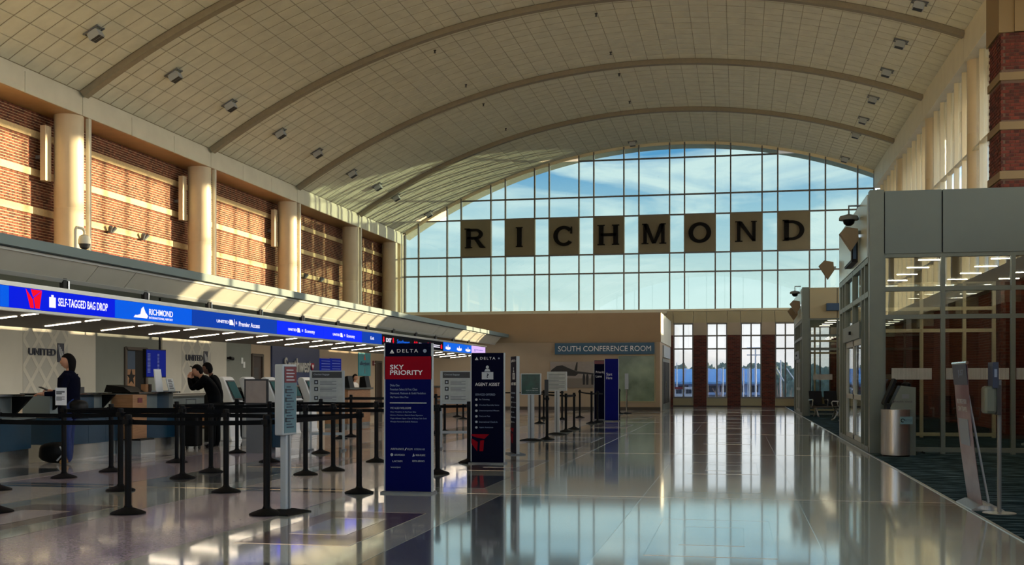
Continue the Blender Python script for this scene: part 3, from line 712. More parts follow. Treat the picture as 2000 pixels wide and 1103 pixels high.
# ================================================================== CHECK-IN CANOPY AND LED BAND
SX = -10.40
cn = thing('check_in_canopy', 'long sloping white canopy over the check-in counters', 'canopy', (-11, 25, 2.3))
CB, CT = (-10.70, 2.985), (-10.45, 3.262)
ya = 6.0; seams = []
yend = 49.75
seamY = [6.0, 10.4, 17.15, 18.35, 24.5, 25.7, 31.8, 33.0, 39.1, 40.3, 46.0, 47.2, yend]
for a, c in zip(seamY[:-1], seamY[1:]):
    q = MB(); g = .012; poly = [(CB[0], CB[1]), (CT[0], CT[1]), (CT[0] - .06, CT[1] + .03), (CB[0] - .12, CB[1] + .02)]
    q.prism(poly, frame((0, c - g, 0), (1, 0, 0)), c - a - 2 * g); q.build('canopy_panel', 'canopy_panel', cn)
q = MB(); q.prism([(CB[0] - .02, CB[1] - .06), (CB[0] + .02, CB[1]), (CB[0] - .12, CB[1] + .04), (CB[0] - .14, CB[1])], frame((0, yend, 0), (1, 0, 0)), yend - 4); q.build('lower_trim', 'canopy_trim', cn)
q = MB(); q.prism([(CT[0] + .02, CT[1] - .01), (CT[0] + .025, CT[1] + .03), (CT[0] - .07, CT[1] + .05), (CT[0] - .07, CT[1] + .01)], frame((0, yend, 0), (1, 0, 0)), yend - 4); q.build('upper_trim', 'canopy_trim', cn)
MB().prism([(CB[0], CB[1]), (CT[0], CT[1]), (CT[0] - 1.2, CT[1] + .04), (CB[0] - 1.2, CB[1] + .2)], frame((0, yend + .03, 0), (1, 0, 0)), .04).build('end_panel', 'canopy_panel', cn)
MB().prism([(SX - .12, 2.40), (SX - .12, 2.44), (SX - 1.60, 2.29), (SX - 1.60, 2.25)], frame((0, 46.6, 0), (1, 0, 0)), 46.6 - 4).build('light_shelf', 'shelf_brown', cn)
for z0, z1 in ((2.365, 2.405), (2.725, 2.79)): MB().box((SX - .12, 4, z0), (SX + .02, 46.55, z1)).build('sign_rail', 'canopy_trim', cn)
MB().box((SX - .11, 4, 2.40), (SX - .03, 46.55, 2.73)).build('sign_backing', 'black', cn)
k = 0; y = 6.35
while y < 46.4:
    MB().box((SX - .36, y - .05, 2.75), (SX - .29, y + .05, 3.0)).build('hanger', 'black', cn); MB().box((SX - .36, y - .04, 2.745), (SX - .06, y + .04, 2.79)).build('hanger_foot', 'black', cn)
    MB().box((SX - .31, y + .06, 2.77), (SX - .27, y + .09, 2.96)).build('hanger_bolt', 'chrome', cn); y += 2.55
y = 5.25
while y < 46:
    for xa, xb in ((SX - .18, SX - .52), (SX - .62, SX - 1.28)):
        zs = lambda x: 2.40 - (SX - .12 - x) * .1014
        MB().prism([(xa, zs(xa) - .012), (xa, zs(xa) - .001), (xb, zs(xb) - .001), (xb, zs(xb) - .012)], frame((0, y + .02, 0), (1, 0, 0)), .04).build('lamp_strip', 'lamp_check_in', cn)
    y += 1.75
# LED panels, one thing for each screen
LZ0, LZ1 = 2.412, 2.722
def led(pa, pb, m, label):
    ya = onX(pa, 700, SX).y if pa > 0 else 12.2
    yb = onX(pb, 700, SX).y
    t = thing('led_sign', label, 'sign', (SX, (ya + yb) / 2, LZ0))
    MB().box((SX - .03, ya + .008, LZ0), (SX, yb - .008, LZ1)).build('screen', m, t)
    return t, ya, yb
def led_text(t, s, pa, pb, z0, z1, m='led_white', bold=.0):
    a, c = onX(pa, 700, SX).y, onX(pb, 700, SX).y
    return text(s, facing_x(a, z0, SX + .001), c - a, z1 - z0, m, t, .003, bold=bold)
def led_poly(t, poly, m, name):                  # poly given in (px, z)
    return MB().prism([(onX(p, 700, SX).y, z) for p, z in poly], facing_x(0, 0, SX + .001), .003).build(name, m, t)
t, _, _ = led(-60, 225, 'led_blue', 'blue screen with red triangular logo and self-tagged bag drop lettering')
led_poly(t, [(0, LZ0), (17, LZ0), (17, LZ1), (0, LZ1)], 'led_azure', 'light_area')
led_poly(t, [(50, LZ1 - .01), (59, LZ0 + .02), (66, LZ0 + .02), (64, 2.56)], 'led_red', 'logo'); led_poly(t, [(60, LZ1 - .01), (64.5, 2.60), (82, LZ1 - .01)], 'led_red', 'logo')
led_poly(t, [(65.5, 2.585), (69, LZ0 + .02), (77, LZ0 + .02), (81.5, LZ1 - .02)], 'led_red', 'logo')
led_poly(t, [(96, 2.47), (108.5, 2.47), (108.5, 2.63), (96, 2.63)], 'led_white', 'suitcase_icon'); led_poly(t, [(100, 2.63), (104.5, 2.63), (104.5, 2.665), (100, 2.665)], 'led_white', 'suitcase_handle')
led_text(t, 'SELF-TAGGED BAG DROP', 113.5, 210, 2.505, 2.635, bold=.012)
t, _, _ = led(225, 375, 'led_azure', 'azure screen with airport state logo and airport name lettering')
led_poly(t, [(261, 2.455), (287, 2.455), (289, 2.50), (284, 2.56), (280, 2.66), (276, 2.62), (274, 2.52), (268, 2.50), (264, 2.50)], 'led_white', 'logo')
led_text(t, 'RICHMOND', 291, 337.5, 2.525, 2.635, bold=.01); led_text(t, 'INTERNATIONAL AIRPORT', 291, 337.5, 2.455, 2.495)
t, _, _ = led(375, 541, 'led_deep', 'deep blue screen with white logo and lettering, third along the band')
led_text(t, 'UNITED', 423, 447, 2.525, 2.585, bold=.02); led_poly(t, [(448, 2.50), (456, 2.50), (456, 2.53), (453.5, 2.61), (448, 2.61)], 'led_white', 'logo'); led_poly(t, [(457.3, 2.48), (457.9, 2.48), (457.9, 2.63), (457.3, 2.63)], 'led_white', 'rule')
led_text(t, 'S', 460, 463, 2.53, 2.585); led_text(t, 'Premier Access', 466.5, 507, 2.495, 2.595, bold=.01)
for pa, pb, a in ((541, 632, 'first'), (632, 707, 'second')):
    t, _, _ = led(pa, pb, 'led_bright', 'bright blue screen reading economy, %s of the two along the band' % a)
    w = pb - pa; x = lambda f: pa + w * f
    led_text(t, 'UNITED', x(.24), x(.42), 2.52, 2.58, bold=.02); led_poly(t, [(x(.435), 2.50), (x(.50), 2.50), (x(.48), 2.605), (x(.435), 2.605)], 'led_white', 'logo')
    led_text(t, 'S', x(.53), x(.56), 2.53, 2.58); led_text(t, 'Economy', x(.60), x(.81), 2.485, 2.595, bold=.01)
t, _, _ = led(707, 746, 'led_deep', 'small deep blue screen reading Exit in white'); led_text(t, 'Exit', 723.5, 730.5, 2.525, 2.61, bold=.01)
t, _, _ = led(746, 773, 'led_black', 'black screen reading EXIT between two red arrows'); led_text(t, 'EXIT', 754, 764.5, 2.50, 2.62, bold=.02)
for p in (749.5, 768): led_poly(t, [(p, 2.48), (p + 1.8, 2.55), (p + .9, 2.55), (p + .9, 2.65), (p - .9, 2.65), (p - .9, 2.55), (p - 1.8, 2.55)], 'led_red', 'arrow')
t, _, _ = led(773, 806, 'led_black', 'black screen with sky blue lettering and no arrows'); led_text(t, 'Southwest', 775.5, 800, 2.49, 2.62, 'led_sky', bold=.012)
t, _, _ = led(806, 866, 'led_black', 'dark screen with red gate symbols and white lines of text')
for p in (810, 814, 836, 841, 862): led_poly(t, [(p - 1.4, 2.47), (p + 1.4, 2.47), (p + 1.4, 2.58), (p, 2.64), (p - 1.4, 2.58)], 'led_red', 'gate_symbol')
for pa, pb in ((818, 833), (845, 859)):
    for z in (2.50, 2.56): led_poly(t, [(pa, z), (pb, z), (pb, z + .03), (pa, z + .03)], 'led_white', 'text_line')
t, _, _ = led(866, 921, 'led_sky', 'sky blue screen with three white sunburst logos')
for p in (875, 897, 914): led_poly(t, [(p - 5, 2.50), (p - 2, 2.46), (p + 2, 2.46), (p + 5, 2.50), (p + 4, 2.58), (p + 1, 2.54), (p, 2.66), (p - 1, 2.54), (p - 4, 2.58)], 'led_white', 'logo')
t, _, _ = led(921, 948, 'led_pink', 'pale lilac screen at the far end of the sign band')
led_text(t, 'Information', 930, 943, 2.56, 2.60, 'led_deep'); led_poly(t, [(927, 2.5), (928, 2.5), (928, 2.61), (927, 2.61)], 'led_deep', 'rule')

# ================================================================== ON THE BACK WALL
def united_wall(pa, pb, t0, t1, l0, l1, b0, b1, label):
    y0 = onX(pa, 742, XB).y; y1 = onX(pb, 742, XB).y; x = XB + .03
    t = thing('airline_wall_panel', label, 'wall panel', (XB, (y0 + y1) / 2, .9))
    MB().box((XB, y0, .98), (x, y1, 2.9)).build('board', 'light_panel', t); MB().box((XB + .002, y0, .85), (x - .005, y1, .98)).build('dark_base', 'base_dark', t)
    c0, c1 = onX(b0, 742, XB).y, onX(b1, 742, XB).y
    MB().box((x - .01, c0, 1.0), (x + .004, c1, 2.88)).build('pattern_band', 'light_panel_band', t)
    n = 3; w = (c1 - c0) / n; hh = .62
    for i in range(n):
        for j in range(3):
            ya, z = c0 + w * i, 1.0 + hh * j; e = .07
            for k, sgn in enumerate((1, -1)):
                u0, u1 = (ya, ya + w) if sgn > 0 else (ya + w, ya)
                pts = [(u0, z), (u0 + sgn * e, z), (u1, z + hh - e * .9), (u1, z + hh), (u1 - sgn * e, z + hh), (u0, z + e * .9)]
                if sgn < 0: pts = pts[::-1]
                MB().prism(pts, facing_x(0, 0, x + .004), .002 + .001 * k).build('lattice_strip', 'light_panel', t)
    a, c = onX(t0, 686, XB), onX(t1, 686, XB); za, zb = onX(t0, 693, XB).z, onX(t0, 679, XB).z
    if pa > 200: za, zb = onX(t0, 704, XB).z, onX(t0, 692, XB).z
    text('UNITED', facing_x(a.y, za, x + .008), c.y - a.y, zb - za, 'united_navy', t, .02, bold=.02)
    a, c = onX(l0, 686, XB).y, onX(l1, 686, XB).y; h = .42 if pa < 200 else .40
    lz = (za + zb) / 2 - h / 2
    g = MB().box((x + .004, a, lz), (x + .02, c, lz + h)).build('logo', 'united_navy', t)
    for k in range(4):
        pts = [(a + (c - a) * (.15 + .2 * k + .55 * u * u), lz + h * (.02 + .9 * (1 - k * .12) * (1 - u))) for u in (0, .25, .5, .75, 1)]
        MB().tube([(x + .022, min(p, c), q) for p, q in pts], .008, 6).build('logo_line', 'print_white', g)
    return t
united_wall(-60, 184.5, 52, 105.5, 109, 121.5, 42, 130, 'pale wall panel with navy capitals and globe logo at the left')
united_wall(315, 440.5, 360, 393, 395, 403, 353, 410, 'pale wall panel with navy capitals and globe logo behind the leaning couple')
def box_px(name, label, cat, pa, pb, ta, bb, m, d=.05, x=XB):
    a, c = onX(pa, 700, x), onX(pb, 700, x); p = (pa + pb) / 2
    z0, z1 = onX(p, bb, x).z, onX(p, ta, x).z
    t = thing(name, label, cat, (x, (a.y + c.y) / 2, z0)); MB().box((x, a.y, z0), (x + d, c.y, z1)).build('board', m, t)
    return t, a.y, c.y, z0, z1
# flight information screen hung in front of the wall
FX = -13.4; a, c = onX(285, 700, FX).y, onX(324, 700, FX).y; z0, z1 = onX(305, 737, FX).z, onX(305, 682, FX).z
t = thing('flight_screen', 'tall blue flight information screen hanging beside the first doorway', 'screen', (FX, (a + c) / 2, z0))
MB().box((FX - .08, a, z0), (FX, c, z1)).build('housing', 'black', t); MB().box((FX, a + .02, z0 + .02), (FX + .01, c - .02, z1 - .02)).build('screen', 'led_panel_dim', t)
MB().tube([(FX - .05, c - .2, z1), (FX - .05, c - .2, 3.3)], .025).build('hanger', 'black', t)
for k in range(14):
    z = z1 - .12 - k * (z1 - z0 - .2) / 14
    MB().box((FX + .01, a + .06, z), (FX + .013, a + .18, z + .012)).build('text_line', 'print_dim', t); MB().box((FX + .01, c - .42, z), (FX + .013, c - .34, z + .012)).build('text_line', 'print_dim', t)
t, a, c, z0, z1 = box_px('airline_sign', 'large navy wall board with raised grey lettering and a heart', 'sign', 528.5, 621, 678, 752, 'sw_navy', .06)
ya, yb = onX(551, 700, XB).y, onX(602, 700, XB).y; zl, zh = onX(577, 727, XB).z, onX(577, 699, XB).z
text('Southwest', facing_x(ya, zl, XB + .07), yb - ya, zh - zl, 'sw_grey', t, .04, bold=.015)
yh = onX(606, 700, XB).y; hz = onX(606, 716, XB).z
heart = [(0, -.13), (.14, .03), (.12, .11), (.06, .13), (0, .07), (-.06, .13), (-.12, .11), (-.14, .03)]
MB().prism(heart, facing_x(yh, hz, XB + .07), .03).build('heart_logo', 'sw_red', t); MB().prism([(x * .55, y * .55) for x, y in heart], facing_x(yh, hz, XB + .1), .004).build('heart_centre', 'print_white', t)
for n, (pa, pb) in enumerate(((622.5, 643), (643.5, 663))):
    t, a, c, z0, z1 = box_px('wall_screen', 'dim blue wall screen %s the navy airline board' % ('next to' if n == 0 else 'second along from'), 'screen', pa, pb, 700, 724, 'led_panel_dim', .07)
    for k in range(4): MB().box((XB + .07, a + .1, z1 - .1 - k * .1), (XB + .073, c - .1, z1 - .08 - k * .1)).build('text_line', 'print_dim', t)
t, a, c, z0, z1 = box_px('wall_poster', 'teal poster with orange sunburst airline logo', 'poster', 699, 722.5, 689, 734, 'poster_teal', .03)
m_ = (a + c) / 2; zm = z0 + (z1 - z0) * .52
text('allegiant', facing_x(a + .12, zm - .1, XB + .032), c - a - .24, .2, 'sw_navy', t, .004, bold=.02)
MB().prism([(m_ - .12, zm + .16), (m_ + .12, zm + .16), (m_, zm + .42)], facing_x(0, 0, XB + .032), .004).build('sunburst', 'poster_orange', t)
MB().prism([(m_ - .10, z0 + .1), (m_ + .10, z0 + .1), (m_ + .03, zm - .16), (m_ - .03, zm - .16)], facing_x(0, 0, XB + .032), .004).build('palm', 'sign_glass_blue', t)
y = onX(728.5, 709, XB).y; z = onX(728.5, 709, XB).z
t = thing('fire_alarm', 'small red fire alarm beside the teal poster', 'alarm', (XB, y, z)); MB().box((XB, y - .08, z - .1), (XB + .05, y + .08, z + .1)).build('body', 'sign_maroon', t, bevel=.01); MB().lathe([(.05, 0), (.03, .03)], (XB + .06, y, z - .02), 12).build('strobe', 'white', t)
a, c = onX(914.5, 697, XB).y, onX(920.5, 697, XB).y; z = onX(917, 701, XB).z; 
t = thing('exit_sign', 'small lit red exit sign over the far doorway', 'sign', (XB, a, z)); MB().box((XB - .02, a, z), (XB + .15, a + .7, z + .28)).build('housing', 'exit_red', t); text('EXIT', facing_x(a + .08, z + .06, XB + .151), .54, .16, 'print_white', t, .004)
y = onX(443.5, 699, XB).y; z = onX(443.5, 699, XB).z
t = thing('wall_camera', 'small black camera on the grey wall right of the second pale wall panel', 'camera', (XB, y, z)); MB().box((XB, y - .03, z - .03), (XB + .12, y + .03, z + .03)).build('bracket', 'black', t); MB().tube([(XB + .12, y - .05, z), (XB + .12, y + .15, z - .02)], .05).build('body', 'black', t)
for n, (p, q) in enumerate(((471.5, 704), (475.5, 712))):
    y, z = onX(p, q, XB).y, onX(p, q, XB).z
    prop(MB().box((XB + .012, y - .06, z - .09), (XB + .03, y + .06, z + .09)).build('wall_notice', 'white', None), 'small white card on the grey wall, the %s one' % ('upper left' if n == 0 else 'lower right'), 'notice')
# conference room sign, aircraft print
za, zb = onY(1181, 691.5, CY).z, onY(1181, 669.5, CY).z; xa, xb = onY(1084.5, 680, CY).x, onY(1278.5, 680, CY).x
t = thing('room_sign', 'long teal sign reading SOUTH CONFERENCE ROOM above the frosted window', 'sign', ((xa + xb) / 2, CY, za)); MB().box((xa, CY - .14, za), (xb, CY - .03, zb)).build('board', 'conf_blue', t)
ta, tb = onY(1091, 680, CY).x, onY(1272, 680, CY).x; text('SOUTH CONFERENCE ROOM', facing_y(ta, za + .13, CY - .141), tb - ta, .24, 'print_white', t, .01)
za, zb = onY(1120, 757, CY).z, onY(1120, 706, CY).z; xa, xb = onY(1075, 730, CY).x, onY(1185, 730, CY).x; w_ = xb - xa; h_ = zb - za
t = thing('wall_print', 'wide sepia print of an aircraft with soldiers walking beside it', 'picture', ((xa + xb) / 2, CY, za)); MB().box((xa, CY - .05, za), (xb, CY - .005, zb)).build('board', 'poster_sky', t)
Mp = facing_y(xa, za, CY - .051)
MB().prism(rect(w_, h_ * .36), Mp, .004).build('ground', 'poster_ground', t)
MB().prism([(w_ * x, h_ * y) for x, y in ((0, .55), (.02, .68), (.12, .84), (.22, .86), (.32, .76), (.45, .64), (.98, .50), (.98, .47), (.5, .54), (.45, .45), (.2, .46), (.05, .48))], Mp, .008).build('aircraft', 'poster_dark', t)
MB().prism([(w_ * x, h_ * y) for x, y in ((.43, .66), (.47, .98), (.49, .98), (.48, .64))], Mp, .008).build('tail_fin', 'poster_dark', t)
for k, x in enumerate((.60, .66, .75, .81, .90, .95)):
    MB().prism([(w_ * (x - .018), h_ * .12), (w_ * (x + .018), h_ * .12), (w_ * (x + .024), h_ * .42), (w_ * (x + .01), h_ * .54), (w_ * (x - .01), h_ * .54), (w_ * (x - .024), h_ * .40)], Mp, .009).build('figure', 'poster_dark', t)

# ================================================================== RICHMOND
ZP0, ZP1 = HZ[2] + .03, HZ[3] - .03
def seg(a, b, w): 
    d = Vector((b[0] - a[0], b[1] - a[1])).normalized(); n = Vector((-d.y, d.x)) * (w / 2); return [(a[0] - n.x, a[1] - n.y), (b[0] - n.x, b[1] - n.y), (b[0] + n.x, b[1] + n.y), (a[0] + n.x, a[1] + n.y)]
def ring_poly(cx, cy, rx, ry, ix, iy, a0, a1, n=28):
    o = [(cx + rx * math.cos(a0 + (a1 - a0) * i / n), cy + ry * math.sin(a0 + (a1 - a0) * i / n)) for i in range(n + 1)]
    q = [(cx + ix * math.cos(a0 + (a1 - a0) * i / n), cy + iy * math.sin(a0 + (a1 - a0) * i / n)) for i in range(n + 1)]
    return o, q
def letter(ch, M, h, mb, d=.12):
    T = .24 * h
    P = lambda p: mb.prism(p, M, d)
    def ringq(*a):
        o, q = ring_poly(*a)
        for i in range(len(o) - 1): P([o[i], o[i + 1], q[i + 1], q[i]])
    def stem(x, w=T): P([(x - w / 2, 0), (x + w / 2, 0), (x + w / 2, h), (x - w / 2, h)])
    def serif(x, y, w=.38 * h): P([(x - w / 2, y - .025 * h), (x + w / 2, y - .025 * h), (x + w / 2, y + .025 * h), (x - w / 2, y + .025 * h)])
    if ch == 'I': stem(0); serif(0, 0, .36 * h); serif(0, h, .36 * h)
    elif ch == 'H':
        for x in (-.38 * h, .38 * h): stem(x); serif(x, 0); serif(x, h)
        P([(-.4 * h, .44 * h), (.4 * h, .44 * h), (.4 * h, .58 * h), (-.4 * h, .58 * h)])
    elif ch == 'N':
        for x in (-.38 * h, .38 * h): stem(x, .17 * h)
        serif(-.38 * h, 0); serif(.38 * h, h, .3 * h); serif(-.42 * h, h, .28 * h)
        P([(-.46 * h, h), (.30 * h, 0), (.46 * h, 0), (-.22 * h, h)])
    elif ch == 'M':
        for x in (-.46 * h, .46 * h): stem(x, .18 * h); serif(x, 0, .36 * h); serif(x * 1.05, h, .26 * h)
        P([(-.54 * h, h), (-.10 * h, .0), (.06 * h, .0), (-.30 * h, h)]); P([(.30 * h, h), (-.06 * h, .0), (.10 * h, .0), (.54 * h, h)])
    elif ch == 'O': ringq(0, h / 2, .58 * h, .53 * h, .34 * h, .37 * h, 0, 2 * PI, 40)
    elif ch == 'C':
        ringq(.02 * h, h / 2, .56 * h, .53 * h, .33 * h, .37 * h, .22 * PI, 1.78 * PI, 36)
        P([(.36 * h, .62 * h), (.46 * h, .62 * h), (.46 * h, .98 * h), (.40 * h, .98 * h)])
    elif ch == 'D':
        stem(-.36 * h); serif(-.40 * h, 0, .3 * h); serif(-.40 * h, h, .3 * h)
        ringq(-.10 * h, h / 2, .62 * h, .5 * h, .38 * h, .37 * h, -PI / 2, PI / 2, 24)
        for y0, y1 in ((0, .13), (.87, 1)): P([(-.45 * h, y0 * h), (-.08 * h, y0 * h), (-.08 * h, y1 * h), (-.45 * h, y1 * h)])
    elif ch == 'R':
        stem(-.34 * h); serif(-.34 * h, 0, .40 * h); serif(-.40 * h, h, .3 * h)
        ringq(.06 * h, .72 * h, .38 * h, .28 * h, .17 * h, .15 * h, -PI / 2, PI / 2, 18)
        for y0, y1 in ((.44, .57), (.87, 1)): P([(-.4 * h, y0 * h), (.08 * h, y0 * h), (.08 * h, y1 * h), (-.4 * h, y1 * h)])
        P([(.28 * h, 0), (.56 * h, 0), (.16 * h, .5 * h), (-.06 * h, .5 * h)]); serif(.45 * h, 0, .26 * h)
for i, ch in enumerate('RICHMOND'):
    j = [3, 5, 7, 9, 11, 13, 15, 17][i]; xa, xb = VXS[j] - .02, VXS[j + 1] + .02; xm = (xa + xb) / 2
    t = thing('letter_sign', 'olive panel with raised black letter %s in the end window' % ch, 'sign', (xm, YE - .2, ZP0), 0, 'letter panels across the end window')
    MB().box((xa, YE - .16, ZP0), (xb, YE - .06, ZP1)).build('panel', 'letter_panel', t)
    q = MB(); h = (ZP1 - ZP0) * .52; letter(ch, facing_y(xm + (.0 if ch != 'R' else -.03), ZP0 + (ZP1 - ZP0) * .24, YE - .20), h, q, .10); q.build('letter', 'letter_black', t)

# ================================================================== STANCHIONS AND BELTS
def stanchion_proto():
    t = thing('stanchion', 'stanchion', 'stanchion', (0, 0, 0), 0, 'belt stanchions in the check-in queue')
    MB().lathe([(.172, .0), (.175, .012), (.16, .022), (.10, .045), (.045, .065), (.036, .085)], (0, 0, 0), 28).build('base', 'black_rubber', t, smooth=True)
    MB().lathe([(.034, .06), (.034, .90)], (0, 0, 0), 20).build('post', 'black', t, smooth=True)
    h = MB().lathe([(.035, .885), (.037, .89), (.037, .985), (.036, 1.0), (.015, 1.003)], (0, 0, 0), 20).build('belt_head', 'black', t, smooth=True)
    q = MB()
    for k in range(4):
        a = k * PI / 2; q.cbox((.043 * math.cos(a), .043 * math.sin(a), .93), (.016 if k % 2 == 0 else .05, .05 if k % 2 == 0 else .016, .05))
    q.build('belt_clip', 'black', h)
    return t
ROWS = [
 ('nearest the camera', [(-9.1, 10.25), (-7.44, 10.3), (-6.04, 10.44), (-4.63, 10.63)], [(0, 1), (1, 2), (2, 3)]),
 ('in the second belt row', [(-8.91, 12.36), (-7.39, 12.60), (-6.04, 12.67), (-4.43, 12.87)], [(0, 1), (1, 2), (2, 3)]),
 ('in the third belt row', [(-9.12, 14.09), (-7.48, 14.34), (-6.04, 15.22), (-4.24, 15.76)], [(0, 1), (1, 2), (2, 3)]),
 ('in the fourth belt row', [(-9.05, 15.17), (-7.57, 15.38), (-5.91, 15.99)], [(0, 1), (1, 2)]),
 ('in the fifth belt row', [(-9.01, 17.08), (-7.57, 17.49), (-5.84, 17.83), (-4.30, 17.95)], [(0, 1), (1, 2), (2, 3)]),
 ('in the sixth belt row near the kiosks', [(-9.09, 19.52), (-7.54, 19.75), (-5.7, 20.0)], [(0, 1), (1, 2)]),
 ('in the row behind the grey rules board', [(-8.94, 24.65), (-9.01, 25.59), (-7.46, 27.57), (-7.43, 28.32)], [(0, 2), (1, 3), (0, 1)]),
 ('in the row behind the teal notice stand', [(-4.23, 25.22), (-4.40, 29.22), (-4.41, 30.78), (-6.03, 34.56)], [(1, 2), (2, 3)]),
 ('in the far row by the aircraft print', [(-5.56, 40.25), (-4.45, 34.88), (-4.37, 35.75), (-4.64, 45.13), (-4.75, 43.6)], [(0, 2), (1, 2), (2, 4), (4, 3)]),
 ('in the farthest row by the check-in counters', [(-10.08, 40.21), (-9.34, 38.13), (-6.69, 39.19), (-5.9, 38.3)], [(0, 1), (1, 2), (2, 3)]),
]
ORD = ['leftmost', 'second from the left', 'third from the left', 'fourth from the left', 'fifth from the left']
sp = stanchion_proto(); first = True; POST = {}
for ri, (rn, pts, belts) in enumerate(ROWS):
    order = sorted(range(len(pts)), key=lambda i: pj((pts[i][0], pts[i][1], 0))[0])
    objs = [None] * len(pts)
    for rank, i in enumerate(order):
        lab = 'black belt stanchion %s, %s' % (rn, ORD[rank])
        x, y = pts[i]; rz = random.uniform(0, PI)
        if first: o = sp; o.location = (x, y, 0); WM[o] = Matrix.Translation((x, y, 0)); o['label'] = lab; first = False; [WM.__setitem__(c, WM[o]) for c in o.children_recursive]
        else: o = dup(sp, (x, y, 0), 0, lab)
        objs[i] = o; POST[(ri, i)] = o
for ri, (rn, pts, belts) in enumerate(ROWS):
    objs = [POST[(ri, i)] for i in range(len(pts))]
    for i, j in belts:
        a, c = Vector((*pts[i], .925)), Vector((*pts[j], .925)); d = (c - a); L = d.length; d.normalize(); n = d.cross(Vector((0, 0, 1)))
        q = MB(); N = 8; base = len(q.v); sag = .006 * L
        vs = []
        for k in range(N + 1):
            u = k / N; p = a + d * (.045 + (L - .09) * u) - Vector((0, 0, sag * 4 * u * (1 - u)))
            for s in (-1, 1):
                for zz in (-.024, .024): vs.append(p + n * (.0012 * s) + Vector((0, 0, zz)))
        fs = []
        for k in range(N):
            b0, b1 = 4 * k, 4 * k + 4
            fs += [(b0, b1, b1 + 1, b0 + 1), (b0 + 2, b0 + 3, b1 + 3, b1 + 2), (b0 + 1, b1 + 1, b1 + 3, b0 + 3), (b0, b0 + 2, b1 + 2, b1)]
        q.add(vs, fs); q.build('belt', 'belt', objs[i])
# lengthways belts that close the lane ends
for (r0, i0), (r1, i1) in (((0, 3), (1, 3)), ((2, 0), (3, 0)), ((3, 2), (2, 2)), ((4, 0), (5, 0))):
    p, r = ROWS[r0][1][i0], ROWS[r1][1][i1]; a, c = Vector((*p, .925)), Vector((*r, .925)); d = (c - a).normalized(); n = d.cross(Vector((0, 0, 1)))
    q = MB(); a += d * .045; c -= d * .045
    q.add([v + n * s * .0012 + Vector((0, 0, z)) for v in (a, c) for s in (-1, 1) for z in (-.024, .024)], [(0, 4, 5, 1), (2, 3, 7, 6), (1, 5, 7, 3), (0, 2, 6, 4), (0, 1, 3, 2), (4, 6, 7, 5)])
    q.build('belt', 'belt', POST[(r0, i0)])

# ================================================================== SIGNS ON STANDS
def card_on_post(x, y, w, z0, z1, label, m='print_white', lines=True):
    t = thing('notice_card', label, 'notice', (x, y, z0))
    MB().box((x - w / 2, y - .055, z0), (x + w / 2, y - .046, z1)).build('card', m, t)
    if lines:
        for k, (f, hh) in enumerate(((.72, .022), (.62, .022), (.45, .01), (.39, .01), (.33, .01), (.27, .01))):
            MB().box((x - w * .42, y - .0565, z0 + (z1 - z0) * f), (x + w * (.36 if k % 2 == 0 else .1), y - .055, z0 + (z1 - z0) * f + hh)).build('text_line', 'mid_grey', t)
    return t
card_on_post(-9.12, 14.09 - .02, .165, 1.005, 1.245, 'white printed notice card on the queue post in front of the woman')
card_on_post(-4.23, 25.2, .09, 1.0, 1.36, 'narrow dark notice holder on the post behind the teal stand', 'dark_grey', False)

def totem(name, label, c, w, h, m, rotz=0., d=.05, base=.0):
    t = thing(name, label, 'sign', (c[0], c[1], 0), rotz)
    Wt = WM[t]
    MB().box((-w / 2, -d / 2, .02), (w / 2, d / 2, h), 0, Wt).build('board', m, t)
    for s in (-1, 1): MB().box((s * w / 2 - .008, -d / 2 - .004, .02), (s * w / 2 + .008, d / 2 + .004, h), 0, Wt).build('edge_trim', 'pale_grey', t)
    MB().box((-w / 2 - .02, -.14, 0), (w / 2 + .02, .14, .022), 0, Wt).build('base', 'mid_grey', t)
    return t, Wt @ frame((-w / 2, -d / 2 - .001, 0), (1, 0, 0))
def tx(t, M, s, x, z, w, h, m='print_white', bold=0., spacing=1.): return text(s, M @ Matrix.Translation((x, z, 0)), w, h, m, t, .003, bold=bold, spacing=spacing)
def tri_logo(t, M, x, z, s, m='print_white'):
    MB().prism([(x, z), (x + s, z), (x + s / 2, z + s * .85)], M, .003).build('logo', m, t)
    MB().prism([(x + .18 * s, z + .14 * s), (x + s / 2, z + .34 * s), (x + .82 * s, z + .14 * s), (x + s / 2, z + .22 * s)], M @ Matrix.Translation((0, 0, .0035)), .002).build('logo_notch', 'delta_navy', t)
t, M = totem('banner_sign', 'navy banner with a big red block below its dark header', (-3.86, 13.02), .585, 1.79, 'delta_navy')
MB().prism(rect(.585, .155, 0, 1.63), M, .002).build('dark_header', 'delta_dark', t)
MB().prism(rect(.585, .272, 0, 1.36), M, .003).build('red_block', 'delta_red', t)
tri_logo(t, M, .065, 1.67, .055); tx(t, M, 'DELTA', .155, 1.68, .26, .04, spacing=1.35); MB().prism(disc(.022, .50, 1.698), M, .003).build('emblem', 'print_dim', t)
M2 = M @ Matrix.Translation((0, 0, .003))
tx(t, M2, 'SKY', .07, 1.478, .17, .055, bold=.01); tx(t, M2, 'PRIORITY', .07, 1.412, .405, .055, bold=.01)
for s, z, w in (('Delta One', 1.275, .115), ('Premium Select & First Class', 1.226, .335), ('Diamond, Platinum & Gold Medallion', 1.178, .44), ('SkyTeam Elite Plus', 1.130, .225)): tx(t, M, s, .07, z, w, .027, 'print_dim')
MB().prism(rect(.455, .006, .065, 1.074), M, .003).build('rule', 'print_white', t)
tx(t, M, 'WE ALSO WELCOME', .07, 1.005, .26, .022, 'print_grey')
